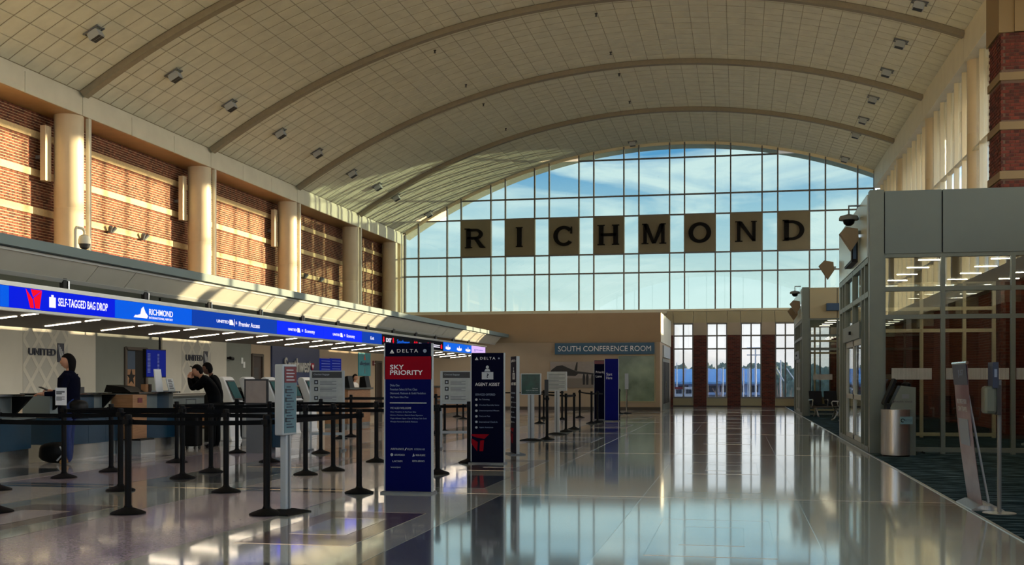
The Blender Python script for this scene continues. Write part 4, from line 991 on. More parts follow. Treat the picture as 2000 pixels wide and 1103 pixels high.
for s, z, w in (('Silver Medallion & SkyTeam Elite', .958, .32), ('Lifetime Platinum, Black & Basic Signature', .919, .405), ('Virgin Atlantic Upper Class & Flying Club Gold', .880, .45), ('WestJet Rewards Gold & Platinum', .841, .34)): tx(t, M, s, .07, z, w, .02, 'print_dim')
for s, x, z, w in (('AIRFRANCE', .075, .515, .165), ('KLM', .285, .515, .06), ('KOREAN AIR', .37, .515, .13), ('AEROMEXICO', .12, .445, .13), ('VIRGIN ATLANTIC', .385, .445, .12), ('LATAM', .10, .37, .12), ('KENYA AIRWAYS', .345, .375, .15), ('westjet', .075, .295, .125)): tx(t, M, s, x, z, w, .022, 'print_grey' if s != 'KOREAN AIR' else 'print_dim')
MB().prism(disc(.017, .09, .457), M, .003).build('emblem', 'print_grey', t); MB().prism([(.345, .435), (.375, .445), (.36, .475)], M, .003).build('emblem', 'print_grey', t); MB().prism([(.25, .512), (.258, .512), (.275, .54), (.266, .54)], M, .003).build('slash', 'print_white', t)

def agent_face(t, M, k=1.):
    tri_logo(t, M, .065, 1.675, .055); tx(t, M, 'DELTA', .15, 1.682, .25, .04, spacing=1.35); MB().prism(disc(.014, .46, 1.70), M, .003).build('emblem', 'print_dim', t)
    MB().prism(disc(.025, .27, 1.56), M, .003).build('agent_icon_head', 'print_grey', t); MB().prism([(.22, 1.49), (.32, 1.49), (.30, 1.53), (.24, 1.53)], M, .003).build('agent_icon_body', 'print_grey', t)
    MB().prism(rect(.19, .118, .178, 1.362), M, .003).build('agent_icon_desk', 'print_grey', t); tx(t, M @ Matrix.Translation((0, 0, .003)), '?', .257, 1.385, .035, .07, 'delta_dark', .02)
    tx(t, M, 'AGENT ASSIST', .068, 1.255, .405, .052)
    tx(t, M, 'SERVICES OFFERED', .07, 1.10, .33, .032, 'print_dim')
    for i, (s, w) in enumerate((('Re-Ticketing', .17), ('Checked Specialty Items', .33), ('Unaccompanied Minors', .33), ('Carry-on Pets', .18), ('International Check-In', .30), ('Agent Assistance', .23))):
        z = 1.02 - i * .09; tx(t, M, s, .135, z, w, .028, 'print_dim')
        MB().prism(disc(.02, .088, z + .014, 10), M, .003).build('service_icon', 'print_grey', t)
    MB().prism([(.0, .475), (.30, .475), (.22, .40), (.10, .42), (.0, .45)], M, .003).build('red_logo', 'delta_red', t)
    MB().prism([(.0, .41), (.11, .35), (.10, .20), (.06, .25), (.0, .33)], M, .003).build('red_logo', 'delta_red', t); MB().prism([(.15, .37), (.215, .38), (.20, .20), (.14, .20)], M, .003).build('red_logo', 'delta_red', t)
t, M = totem('banner_sign', 'dark navy banner reading AGENT ASSIST with red logo below', (-3.965, 17.86), .545, 1.79, 'delta_dark'); agent_face(t, M)
t, M = totem('banner_sign', 'dark navy banner with pale edge, turned almost edge-on to the camera', (-3.98, 20.2), .52, 1.78, 'delta_dark', math.radians(-67)); agent_face(t, M)
t, M = totem('banner_sign', 'blue banner reading Start Here near the conference room sign', (-4.08, 37.2), .46, 2.05, 'sign_blue')
tx(t, M, 'Start', .06, 1.50, .19, .09); tx(t, M, 'Here', .06, 1.38, .19, .09)
t, M = totem('banner_sign', 'dark banner reading Priority Lane, half hidden behind the blue one', (-4.52, 38.3), .55, 2.02, 'delta_dark')
MB().prism(rect(.55, .10, 0, 1.9), M, .003).build('red_block', 'sign_maroon', t); tx(t, M, 'Priority', .06, 1.56, .32, .1); tx(t, M, 'Lane', .06, 1.44, .2, .08)

def pedestal(name, label, c, rotz, w, h0, h1, bx, mface, mframe='pale_grey', pole=.10, base=.26, two=False):
    t = thing(name, label, 'sign', (c[0], c[1], 0), rotz); Wt = WM[t]
    q = MB(); n = 4
    q.add([Wt @ Vector(v) for v in ((-base, -base * .75, 0), (base, -base * .75, 0), (base, base * .75, 0), (-base, base * .75, 0), (-base, -base * .75, .012), (base, -base * .75, .012), (base, base * .75, .012), (-base, base * .75, .012), (-.07, -.05, .05), (.07, -.05, .05), (.07, .05, .05), (-.07, .05, .05))],
          [(0, 3, 2, 1), (0, 1, 5, 4), (1, 2, 6, 5), (2, 3, 7, 6), (3, 0, 4, 7), (4, 5, 9, 8), (5, 6, 10, 9), (6, 7, 11, 10), (7, 4, 8, 11), (8, 9, 10, 11)]); q.build('base', 'black_rubber', t)
    MB().box((-pole, -.035, .04), (pole, .035, h0 + .02), 0, Wt).build('pole', 'pale_grey', t, bevel=.008)
    MB().box((-.012, -.045, .05), (.012, -.03, h0), 0, Wt).build('pole_groove', 'mid_grey', t)
    b = MB().box((-w / 2, -bx / 2, h0), (w / 2, bx / 2, h1), 0, Wt).build('sign_frame', mframe, t, bevel=.012)
    e = .022
    MB().box((-w / 2 + e, -bx / 2 - .004, h0 + e), (w / 2 - e, -bx / 2 + .002, h1 - e), 0, Wt).build('sign_face', mface, t)
    return t, Wt @ frame((-w / 2, -bx / 2 - .005, 0), (1, 0, 0))
# nearest stand: a deep box seen half from its side
t, M = pedestal('notice_stand', 'tall pale sign stand with slim box of rules nearest the camera', (-4.49, 10.78), math.radians(80), .26, .795, 1.51, .10, 'sign_glass_blue', 'pale_grey', .05, .22)
MB().prism(rect(.216, .16, .022, 1.325), M, .003).build('red_heading', 'sign_maroon', t)
for k in range(4): MB().prism(rect(.15 - .02 * (k % 2), .012, .05, 1.345 + .033 * k), M @ Matrix.Translation((0, 0, .003)), .002).build('text_line', 'print_grey', t)
for k in range(15):
    MB().prism(rect(.13 - .03 * (k % 3), .011, .06, .87 + k * .029), M, .003).build('text_line', 'facade_dark', t)
    if k in (2, 5, 9, 12): MB().prism(rect(.02, .045, .035, .87 + k * .029), M, .003).build('rule_icon', 'dark_grey', t)
t, M = pedestal('notice_stand', 'silver stand with dark green and teal notice panel', (-4.53, 24.85), 0, .46, 1.02, 1.50, .06, 'sign_green', 'pale_grey', .07, .26)
tx(t, M, 'Limit your', .27, 1.15, .13, .022, 'print_white'); tx(t, M, 'carry-on bags here', .12, 1.11, .28, .022, 'print_white'); tx(t, M, 'please ask an agent', .14, 1.075, .26, .015, 'print_dim')
t, M = pedestal('notice_stand', 'silver stand with grey printed sheet next to the teal one', (-4.41, 27.8), 0, .50, 1.08, 1.56, .05, 'sign_paper', 'pale_grey', .06, .26)
for k in range(11): MB().prism(rect(.40 if k % 3 else .25, .012, .05, 1.13 + k * .035), M, .002).build('text_line', 'mid_grey', t)
t = thing('notice_stand', 'thin silver pole with narrow card holder left of the frosted window', 'sign', (-4.42, 45.87, 0)); MB().lathe([(.2, 0), (.2, .015), (.03, .05)], (-4.42, 45.87, 0), 20).build('base', 'black_rubber', t); MB().lathe([(.03, .03), (.03, 1.0)], (-4.42, 45.87, 0), 12).build('pole', 'chrome', t); MB().box((-4.49, 45.83, .98), (-4.35, 45.9, 1.62)).build('card_holder', 'pale_grey', t)

def rules_board(label, px_l, px_r, base_y):
    a = gp(px_l, base_y); c = gp(px_r, base_y); w = (c - a).length; y = (a.y + c.y) / 2
    t = thing('rules_board', label, 'sign', ((a.x + c.x) / 2, y, 0), math.atan2(c.y - a.y, c.x - a.x)); Wt = WM[t]
    for s in (-1, 1):
        MB().box((s * w / 2 - .02, -.02, .02), (s * w / 2 + .02, .02, 1.53), 0, Wt).build('leg', 'pale_grey', t)
        MB().box((s * w / 2 - .025, -.22, 0), (s * w / 2 + .025, .22, .03), 0, Wt).build('foot', 'mid_grey', t)
    MB().box((-w / 2, -.015, .30), (w / 2, .015, .35), 0, Wt).build('cross_bar', 'pale_grey', t); MB().box((-w / 2, -.015, .88), (w / 2, .015, .92), 0, Wt).build('cross_bar', 'pale_grey', t)
    MB().box((-w / 2 + .01, -.025, .92), (w / 2 - .01, .02, 1.53), 0, Wt).build('board', 'sign_paper', t)
    M = Wt @ frame((-w / 2, -.026, 0), (1, 0, 0))
    MB().prism(rect(w - .06, .12, .03, 1.39), M, .003).build('heading_bar', 'dark_grey', t); text('Checked Baggage', M @ Matrix.Translation((.06, 1.435, .003)), .3, .04, 'print_grey', t, .002)
    for k, z in enumerate((1.27, 1.14, .97)):
        MB().prism(rect(.075, .08, .07, z), M, .003).build('rule_icon', 'dark_grey', t); MB().prism(disc(.02, .107, z + .04, 8), M @ Matrix.Translation((0, 0, .003)), .002).build('icon_symbol', 'print_grey', t)
        for j in range(3): MB().prism(rect(w * .5 - .08 * (j % 2), .012, .18, z + .05 - j * .028), M, .002).build('text_line', 'mid_grey', t)
rules_board('grey framed baggage rules board standing left of the navy banner with red block', 607, 671, 880)
rules_board('grey framed baggage rules board standing left of the AGENT ASSIST banner', 862, 921, 876)
# blank board on a grey pedestal in front of the kiosks
p = gp(506, 884); t = thing('blank_board', 'grey pedestal with blank pinkish framed board in front of the kiosks', 'sign', (p.x, p.y, 0), 0)
MB().box((p.x - .2, p.y - .12, 0), (p.x + .22, p.y + .25, .92)).build('pedestal', 'mid_grey', t); MB().box((p.x - .22, p.y - .16, .90), (p.x + .24, p.y - .11, 1.37)).build('frame', 'dark_grey', t); MB().box((p.x - .19, p.y - .165, .93), (p.x + .21, p.y - .158, 1.34)).build('panel', 'poster_sky', t)
MB().box((p.x + .24, p.y + .05, .1), (p.x + .45, p.y + .4, .75)).build('side_box', 'counter_blue', t)

# right-hand side: leaning banner, sanitiser, bin, kiosk
bx, by0, by1 = 2.47, 12.35, 13.15
t = thing('roll_up_banner', 'leaning maroon roll-up banner on the carpet edge, seen from its side', 'banner', (bx, 12.75, 0))
q = MB(); N = 10; vs = []
for i in range(N + 1):
    u = i / N; x = bx - .15 * u - .02 * math.sin(u * PI); z = .06 + 1.47 * u
    vs += [(x, by0 + .02, z), (x, by1 - .02, z), (x + .004, by0 + .02, z), (x + .004, by1 - .02, z)]
fs = []
for i in range(N): a = 4 * i; c = a + 4; fs += [(a, a + 1, c + 1, c), (a + 2, c + 2, c + 3, a + 3), (a, c, c + 2, a + 2), (a + 1, a + 3, c + 3, c + 1)]
s = q.add(vs, fs).build('banner_sheet', 'banner_maroon', t)
Mb = frame((bx - .1385, by1 - .02, 1.30), (0, -1, 0), (-.10, 0, .995)); MB().prism(rect(by1 - by0 - .04, .22), Mb, .003).build('navy_heading', 'banner_navy', s); text('JUST', Mb @ Matrix.Translation((.3, .08, .003)), .3, .08, 'print_dim', s, .002)
Mb = frame((bx - .124, by1 - .02, 1.02), (0, -1, 0), (-.10, 0, .995)); text('BECAUSE YOU', Mb @ Matrix.Translation((.15, .08, .0)), .5, .05, 'print_grey', s, .002); text('CAN TRAVEL', Mb @ Matrix.Translation((.15, .0, .0)), .5, .05, 'print_grey', s, .002)
Mb = frame((bx - .083, by1 - .02, .66), (0, -1, 0), (-.10, 0, .995)); MB().prism(rect(.5, .28, .1, 0), Mb, .003).build('pale_block', 'print_dim', s)
MB().tube([(bx - .15, by0, 1.53), (bx - .15, by1, 1.53)], .016).build('top_rail', 'chrome', t)
MB().prism([(bx - .12, .0), (bx + .22, 0), (bx + .20, .02), (bx + .08, .06), (bx - .02, .06), (bx - .11, .02)], frame((0, by1 + .02, 0), (1, 0, 0)), by1 - by0 + .04).build('base', 'steel', t)
MB().tube([(bx + .14, 12.75, .05), (bx - .12, 12.75, 1.5)], .012).build('support_pole', 'pale_grey', t)
sx, sy = 2.59, 12.16
t = thing('sanitiser_stand', 'grey post with hand sanitiser dispenser standing on the carpet', 'dispenser', (sx, sy, 0))
MB().lathe([(.16, 0), (.16, .012), (.05, .02)], (sx + .0, sy, 0), 24).build('base', 'steel', t); MB().tube([(sx, sy, .015), (sx, sy, 1.35)], .021).build('post', 'mid_grey', t)
MB().box((sx - .16, sy - .09, 1.01), (sx - .035, sy + .09, 1.29)).build('dispenser', 'frame_grey', t, bevel=.03); MB().box((sx - .04, sy - .09, 1.0), (sx + .0, sy + .09, 1.3)).build('back_plate', 'dark_grey', t)
q = MB().box((sx - .085, sy - .11, 1.27), (sx - .03, sy + .11, 1.53)).build('sign_plate', 'banner_navy', t); MB().box((sx - .07, sy - .113, 1.38), (sx - .045, sy - .11, 1.46)).build('sign_print', 'print_dim', q)
p = gp(1754, 893); bx_, by_ = p.x, p.y + .24
t = thing('recycling_bin', 'stainless steel recycling bin with curved front beside the vestibule corner', 'bin', (bx_, by_, 0))
arcp = [(.235 * math.cos(PI + PI * i / 16), .20 * math.sin(PI + PI * i / 16)) for i in range(17)]
q = MB(); poly = [(bx_ + x, by_ + y) for x, y in arcp] + [(bx_ + .235, by_ + .22), (bx_ - .235, by_ + .22)]
Mz = Matrix.Translation((0, 0, .03)); q.prism(poly, Mz, .80); q.build('body', 'steel', t, smooth=True)
MB().prism([(bx_ + x * .97, by_ + y * .97) for x, y in arcp] + [(bx_ + .22, by_ + .21), (bx_ - .22, by_ + .21)], Matrix.Translation((0, 0, 0)), .03).build('plinth', 'black', t)
q = MB().box((bx_ + .04, by_ - .225, .58), (bx_ + .245, by_ - .15, .71)).build('label_plate', 'sign_glass_blue', t); text('RECYCLE', frame((bx_ + .115, by_ - .226, .63), (1, 0, 0)), .12, .035, 'vest_blue', q, .002)
MB().tube([(bx_ + .08 + .028 * math.cos(a), by_ - .228, .645 + .028 * math.sin(a)) for a in [2 * PI * k / 12 for k in range(11)]], .007, 6).build('recycling_symbol', 'black', q)
p = gp(1745, 883); kx, ky = p.x + .02, 21.36
t = thing('health_kiosk', 'grey self-service kiosk with tilted black screen behind the steel bin', 'kiosk', (kx, ky, 0))
poly = [(-.20, 0), (.24, 0), (.24, 1.22), (-.02, 1.25), (-.20, .86)]
MB().prism([(kx + x, z) for x, z in poly], frame((0, ky + .22, 0), (1, 0, 0)), .42).build('body', 'frame_grey', t, bevel=.01)
MB().prism([(kx + x, z) for x, z in ((-.31, .93), (-.285, .90), (-.08, 1.34), (-.12, 1.38))], frame((0, ky + .21, 0), (1, 0, 0)), .40).build('screen', 'black', t)
MB().box((kx - .26, ky - .2, .35), (kx - .2, ky + .2, .93)).build('front_panel', 'black', t); MB().lathe([(.08, 1.23), (.08, 1.29), (.04, 1.31)], (kx + .1, ky, 0), 14).build('speaker_dome', 'black', t)
q = MB().box((kx - .0, ky - .205, 1.02), (kx + .12, ky - .199, 1.1)).build('card_slot', 'mid_grey', t); text('health kiosk', frame((kx - .12, ky - .205, .95), (1, 0, 0)), .3, .035, 'dark_grey', t, .002); MB().prism(disc(.022), frame((kx - .15, ky - .203, .965), (1, 0, 0)), .003).build('logo', 'dark_grey', t)
p = gp(1787, 886); q = MB(); random.seed(3)
pts = [(p.x + .25 * (k / 14) - .1 + random.uniform(-.05, .05), p.y + random.uniform(-.12, .12), .015 + random.uniform(0, .03)) for k in range(15)]
prop(q.tube(pts, .008, 6).build('power_cable', 'black'), 'tangled black power cable on the carpet by the bin', 'cable')

# airport beam seats
def seats(name, label, x, y, rotz, n):
    t = thing(name, label, 'seat', (x, y, 0), rotz); Wt = WM[t]; w = .56
    for i in range(n):
        c = (i - (n - 1) / 2) * w
        MB().box((c - .24, -.22, .42), (c + .24, .26, .48), 0, Wt).build('seat', 'black', t, bevel=.02)
        R = Wt @ Matrix.Translation((c, .27, .46)) @ Matrix.Rotation(-.22, 4, 'X'); MB().box((-.24, -.03, 0), (.24, .03, .5), 0, R).build('backrest', 'black', t, bevel=.02)
    for i in range(n + 1):
        c = (i - n / 2) * w
        MB().tube([Wt @ Vector(v) for v in ((c, .24, .62), (c, -.18, .64), (c, -.22, .60), (c, -.16, .40))], .022).build('armrest', 'steel', t)
    MB().box((-n * w / 2, -.03, .34), (n * w / 2, .05, .40), 0, Wt).build('beam', 'steel', t)
    for s in (-1, 1):
        c = s * (n * w / 2 - .2)
        MB().tube([Wt @ Vector(v) for v in ((c, -.3, .02), (c, -.2, .06), (c, 0, .36), (c, .2, .06), (c, .3, .02))], .026).build('leg', 'steel', t)
p = gp(1996, 874); seats('beam_seating', 'black beam seat with steel arms at the right edge of the carpet', p.x + .42, p.y + .3, math.radians(-95), 2)
p = gp(1607, 815); seats('beam_seating', 'black beam seats in front of the far vestibule, the ones further back', p.x + .15, p.y + .5, math.radians(15), 2)
p = gp(1628, 822); seats('beam_seating', 'black beam seats in front of the far vestibule, the nearer ones', p.x + .35, p.y + .2, math.radians(-75), 2)
seats('beam_seating', 'row of black seats seen through the near vestibule glass', 4.9, 30.6, 0, 4)

# ================================================================== COUNTERS
def counter(label, y0, y1, x, curve=.25, wing=True, grey=.35):
    # bowed front: blue lower panels over a steel kick plate, silver-edged bag ledge, set-back upper body and worktop
    yc = (y0 + y1) / 2; t = thing('check_in_counter', label, 'counter', (x - .6, yc, 0)); L = y1 - y0; N = 10
    def bow(off): return [(x + off - curve * (2 * i / N - 1) ** 2, y0 + L * i / N) for i in range(N + 1)]
    def slab(off, back, z0, z1, name, m, ya=0, yb=1, **k):
        pts = [(x + off - curve * (2 * (ya + (yb - ya) * i / N) - 1) ** 2, y0 + L * (ya + (yb - ya) * i / N)) for i in range(N + 1)]
        poly = pts + [(x - back, pts[-1][1]), (x - back, pts[0][1])]
        return MB().prism(poly, Matrix.Translation((0, 0, z0)), z1 - z0).build(name, m, t, **k)
    slab(-.05, 1.0, 0, .25, 'kick_plate', 'steel_kick', smooth=True)
    for k, (a, c) in enumerate(((0.003, .333), (.337, .663), (.667, .997))): slab(0, .95, .25, .70, 'lower_panel', 'counter_blue', a, c, smooth=True)
    slab(.08, .9, .735, .755, 'bag_ledge', 'counter_grey', smooth=True); slab(.09, .9, .715, .735, 'ledge_rim', 'chrome', smooth=True)
    slab(-.28, .9, .755, 1.09, 'upper_body', 'counter_grey', 0, grey, smooth=True); slab(-.28, .9, .755, 1.09, 'upper_body', 'counter_blue', grey + .004, .72, smooth=True); slab(-.28, .9, .755, 1.09, 'upper_body', 'counter_grey', .724, 1, smooth=True)
    slab(-.12, .95, 1.09, 1.125, 'worktop', 'counter_top', smooth=True); slab(-.115, .9, 1.095, 1.118, 'worktop_rim', 'chrome', smooth=True)
    if wing:
        for f in (.05, .95):
            yy = y0 + L * f; MB().prism([(x - .45, .755), (x - .1, 1.09), (x - .45, 1.09)], frame((0, yy + .03, 0), (1, 0, 0)), .06).build('bracket', 'black', t)
    return t
counter('curved blue check-in counter nearest the camera at the left edge', 12.6, 16.4, -10.95)
counter('curved blue check-in counter behind the woman in navy', 17.25, 18.92, -11.05, .10, True, .3)
counter('curved blue check-in counter with two white leaflets on top', 19.5, 21.1, -10.75, .18, False, .4)
def scale_unit(label, x, y, h=1.08):
    t = thing('bag_scale', label, 'scale', (x, y, 0))
    MB().box((x - .7, y - .26, .0), (x + .05, y + .26, .24)).build('scale_deck', 'steel', t); MB().box((x - .7, y - .25, .24), (x + .03, y + .25, .27)).build('deck_mat', 'black', t)
    MB().box((x - .55, y - .25, .27), (x - .12, y + .25, h)).build('wood_cabinet', 'wood', t); q = MB().box((x - .12, y - .08, h - .15), (x - .11, y + .08, h - .06)).build('red_label', 'sign_maroon', t)
scale_unit('wooden bag scale cabinet between two blue counters', -10.75, 19.2)
scale_unit('wooden bag scale cabinet behind the leaning man', -11.3, 22.1, .8)
scale_unit('wooden bag scale cabinet between the first two kiosks', -11.7, 24.2, .8)
scale_unit('wooden bag scale cabinet between the farther kiosks', -11.7, 27.6, .8)
MB_ = thing('rear_counter', 'long low grey work counter running behind the kiosks', 'counter', (-13, 30, 0))
MB().box((-13.2, 22.6, 0), (-12.6, 30, .95)).build('body', 'counter_grey', MB_); MB().box((-13.25, 22.5, .95), (-12.55, 30.1, .99)).build('worktop', 'counter_top', MB_)
def far_counter(label, x, y, w):
    t = thing('check_in_counter', label, 'counter', (x, y, 0))
    MB().box((x - .7, y - w / 2, .1), (x, y + w / 2, 1.08)).build('body', 'wood', t); MB().box((x - .75, y - w / 2 - .05, 1.08), (x + .08, y + w / 2 + .05, 1.13)).build('worktop', 'counter_top', t); MB().box((x - .7, y - w / 2, 0), (x - .02, y + w / 2, .1)).build('kick_plate', 'steel_kick', t)
    MB().box((x, y - w / 2, .6), (x + .3, y + w / 2, .65)).build('bag_ledge', 'counter_grey', t)
    return t
far_counter('wooden fronted check-in counter with agent behind it, far along the row', -10.9, 31.7, 2.0)
far_counter('wooden fronted check-in counter at the far end of the row', -10.8, 42.5, 5)

def kiosk_proto():
    t = thing('self_service_kiosk', 'kiosk', 'kiosk', (0, 0, 0), 0, 'white self-service kiosks')
    # faces +x
    MB().prism([(-.18, 0), (.22, 0), (.17, .10), (.13, .80), (-.10, .86), (-.15, .1)], frame((0, .19, 0), (1, 0, 0)), .38).build('pedestal', 'white', t, bevel=.02)
    MB().prism([(.14, .74), (.27, .80), (.0, 1.36), (-.05, 1.415), (-.12, 1.43), (-.19, 1.40), (-.22, 1.33), (-.02, .84)], frame((0, .19, 0), (1, 0, 0)), .38).build('head', 'white', t, bevel=.025)
    h = MB().prism([(.254, .90), (.262, .905), (.015, 1.345), (.007, 1.34)], frame((0, .155, 0), (1, 0, 0)), .31).build('bezel', 'dark_grey', t)
    MB().prism([(.238, .95), (.248, .955), (.045, 1.315), (.035, 1.31)], frame((0, .13, 0), (1, 0, 0)), .26).build('display', 'screen_teal', h)
    MB().box((.16, -.14, .74), (.30, .14, .84)).build('printer_slot', 'black', t, bevel=.01)
    MB().prism([(-.5, .0), (-.12, .0), (-.12, 1.1), (-.3, 1.18), (-.5, 1.0)], frame((0, .24, 0), (1, 0, 0)), .48).build('rear_cabinet', 'black', t)
    return t
kp = kiosk_proto()
ky = [(-11.1, 23.45, 'nearest the leaning man'), (-11.1, 24.6, 'second along from the leaning man'), (-11.1, 25.8, 'third along, half behind the rules stand'), (-11.1, 26.95, 'fourth along, just right of the rules stand'), (-11.1, 28.15, 'fifth along, behind the grey rules board'), (-10.3, 34.4, 'far along, left of the navy banner with red block')]
for i, (x, y, s) in enumerate(ky):
    lab = 'white self-service kiosk with tilted screen, ' + s; rz = math.radians(-12)
    if i == 0: kp.location = (x, y, 0); kp.rotation_euler = (0, 0, rz); kp['label'] = lab
    else: dup(kp, (x, y, 0), rz, lab)

# small things on the counters
def small(name, label, cat, m, a, c, **k): return prop(MB().box(a, c).build(name, m, None, **k), label, cat)
t = thing('card_printer', 'small grey printer on the nearest counter', 'printer', (-11.35, 15.0, 1.13)); MB().prism([(-11.55, 1.125), (-11.2, 1.125), (-11.2, 1.23), (-11.3, 1.28), (-11.55, 1.28)], frame((0, 15.2, 0), (1, 0, 0)), .42).build('body', 'frame_grey', t, bevel=.015); MB().box((-11.22, 14.85, 1.16), (-11.195, 15.15, 1.19)).build('paper_slot', 'black', t)
t = thing('card_reader', 'upright black card reader beside the grey printer', 'reader', (-11.25, 15.45, 1.12)); MB().box((-11.3, 15.36, 1.12), (-11.22, 15.5, 1.35)).build('body', 'black', t, bevel=.01)
t = thing('monitor_base', 'low black monitor lying at the left edge of the nearest counter', 'monitor', (-11.4, 14.2, 1.12)); MB().prism([(-11.6, 1.125), (-11.2, 1.125), (-11.3, 1.2), (-11.55, 1.2)], frame((0, 14.5, 0), (1, 0, 0)), .5).build('body', 'black', t)
for i, yy in enumerate((17.6, 17.95)):
    t = thing('card_holder', 'small %s card holder on the second counter' % ('pale' if i == 0 else 'dark'), 'holder', (-11.3, yy, 1.12)); MB().box((-11.34, yy - .06, 1.12), (-11.26, yy + .06, 1.23)).build('body', 'pale_grey' if i == 0 else 'dark_grey', t); MB().box((-11.36, yy - .05, 1.15), (-11.34, yy + .05, 1.22)).build('card', 'white', t)
def leaflet(label, y, h, w, tilt, lines):
    t = thing('leaflet_holder', label, 'leaflet', (-11.1, y, 1.125)); R = Matrix.Translation((-11.1, y, 1.125)) @ Matrix.Rotation(-tilt, 4, 'Y')
    MB().box((-.01, -w / 2, 0), (.01, w / 2, h), 0, R).build('sheet', 'white', t); MB().box((-.12, -w / 2, 0), (-.0, w / 2, .02), 0, Matrix.Translation((-11.1, y, 1.125))).build('foot', 'pale_grey', t)
    if lines:
        for k in range(6): MB().box((.01, -w * .35, .05 + k * h * .13), (.012, w * (.3 - .1 * (k % 2)), .07 + k * h * .13), 0, R).build('text_line', 'mid_grey', t)
leaflet('tall blank white leaflet holder on the third counter', 20.35, .44, .26, .12, False); leaflet('shorter printed leaflet holder beside the tall blank one', 20.85, .26, .26, .25, True)
t = thing('desk_monitor', 'black monitor back at the near end of the third counter', 'monitor', (-11.5, 19.7, 1.12)); MB().prism([(-11.75, 1.125), (-11.2, 1.125), (-11.35, 1.22), (-11.7, 1.26)], frame((0, 19.95, 0), (1, 0, 0)), .5).build('body', 'black', t)
for i, (yy, m) in enumerate(((20.05, 'wood'), (20.18, 'wood_dark'))):
    small('paper_cup', 'small %s box beside the tall leaflet holder' % ('tan' if i == 0 else 'dark brown'), 'box', m, (-11.3, yy - .05, 1.125), (-11.2, yy + .05, 1.27))
for i, (yy, h) in enumerate(((31.0, .34), (32.5, .34))):
    t = thing('desk_monitor', 'black monitor back on the far counter, %s of the agent' % ('left' if i == 0 else 'right'), 'monitor', (-11.0, yy, 1.13)); MB().prism([(-.12, 0), (.12, 0), (.05, h), (-.1, h * .9)], frame((-11.0, yy + .2, 1.13), (1, 0, 0)), .4).build('body', 'black', t)

# lamps in the vault, each hung on a small frame
def spot_proto():
    t = thing('ceiling_floodlight', 'lamp', 'lamp', (0, 0, 0), 0, 'floodlights hung under the vault')
    q = MB()
    for s in (-1, 1): q.box((-.30, s * .20 - .02, -.02), (.30, s * .20 + .02, .02)); q.box((s * .26 - .02, -.22, -.02), (s * .26 + .02, .22, .02))
    q.build('frame', 'mid_grey', t)
    MB().prism([(-.2, -.30), (.2, -.30), (.2, -.06), (.12, .0), (-.12, .0), (-.2, -.06)], frame((0, .17, 0), (1, 0, 0)), .34).build('housing', 'pale_grey', t, bevel=.012)
    for s in (-1, 1): MB().box((-.17, s * .085 - .065, -.315), (.17, s * .085 + .065, -.298)).build('lens', 'dark_grey', t)
    return t
fl = spot_proto(); fi = 0
def on_vault(px, py):
    lo, hi = 5., 80.
    for _ in range(60):
        m = (lo + hi) / 2; p = onY(px, py, m); inside = (p.x - VX) ** 2 + (p.z - VZ) ** 2 < VR ** 2
        if inside: lo = m
        else: hi = m
    return onY(px, py, lo)
LAMPS = [('left', q) for q in ((182, 60), (338, 142), (447, 201), (545, 256), (618, 295), (686, 335), (736, 361), (772, 382), (836, 415))] + [('right', q) for q in ((1797, 3), (1760, 79), (1733, 136), (1706, 189), (1687, 230), (1673, 259), (1651, 307))] + [('end', (1235, 276))]
cnts = {}
for side, q in LAMPS:
    cnts[side] = cnts.get(side, 0) + 1; k = cnts[side]; p = on_vault(*q); a = math.asin(max(-1, min(1, (p.x - VX) / VR)))
    ordn = ['nearest', 'second', 'third', 'fourth', 'fifth', 'sixth', 'seventh', 'eighth', 'ninth'][k - 1]
    lab = 'grey floodlight under the vault, %s of the row on the %s side' % (ordn, side) if side != 'end' else 'grey floodlight close to the top of the end window'
    o = fl if fi == 0 else dup(fl, (0, 0, 0), 0, lab)
    fi += 1; o['label'] = lab; p = p - Vector((math.sin(a), 0, math.cos(a))) * .03
    o.location = p; o.rotation_euler = (0, a, 0); o.scale = (.78, .78, .70)
SPR = [(1317, 103), (1430, 400), (1494, 566), (1575, 778), (76, 385), (315, 650), (450, 797), (622, 987)]
for i, (u, v) in enumerate(SPR):
    p = on_vault(830 + u / 3.94, v / 3.94)
    t = thing('sprinkler_head', 'tiny dark sprinkler head in the vault, %s by depth of the %s line' % (['nearest', 'second', 'third', 'fourth'][i % 4], 'central' if i < 4 else 'left central'), 'sprinkler', p)
    MB().lathe([(.05, 0), (.05, -.02), (.025, -.03), (.025, -.09), (.05, -.1)], p, 12).build('head', 'dark_grey', t)

# things on the left wall
for i, y in enumerate([BAYS[5 + k] for k in range(4)]):
    yy = y + BAY * 0; px_ = None
    y0 = yy - .70; z0, z1 = 6.75, 8.25
    t = thing('line_speaker', 'tall cream loudspeaker box fixed left of the %s column from the camera' % ['first', 'second', 'third', 'fourth'][i], 'speaker', (-18.3, y0, z0), 0, 'column loudspeakers on the left wall')
    MB().box((-18.52, y0, z0), (-18.36, y0 + .28, z1)).build('cabinet', 'column_cream', t, bevel=.01); MB().box((XW + .03, y0 + .05, z0 + .6), (-18.50, y0 + .12, z0 + .7)).build('bracket', 'mid_grey', t)
def wall_spot(px, py, label):
    p = onX(px, py, XW + .05); t = thing('wall_spotlight', label, 'lamp', p, 0, 'twin spotlights on the brick wall')
    MB().box((p.x, p.y - .08, p.z - .08), (p.x + .06, p.y + .08, p.z - .02)).build('bracket', 'mid_grey', t)
    for s in (-1, 1): MB().tube([(p.x + .07, p.y + s * .04, p.z - .06), (p.x + .16, p.y + s * .13, p.z + .10)], [.045, .06], 14).build('lamp_head', 'mid_grey', t)
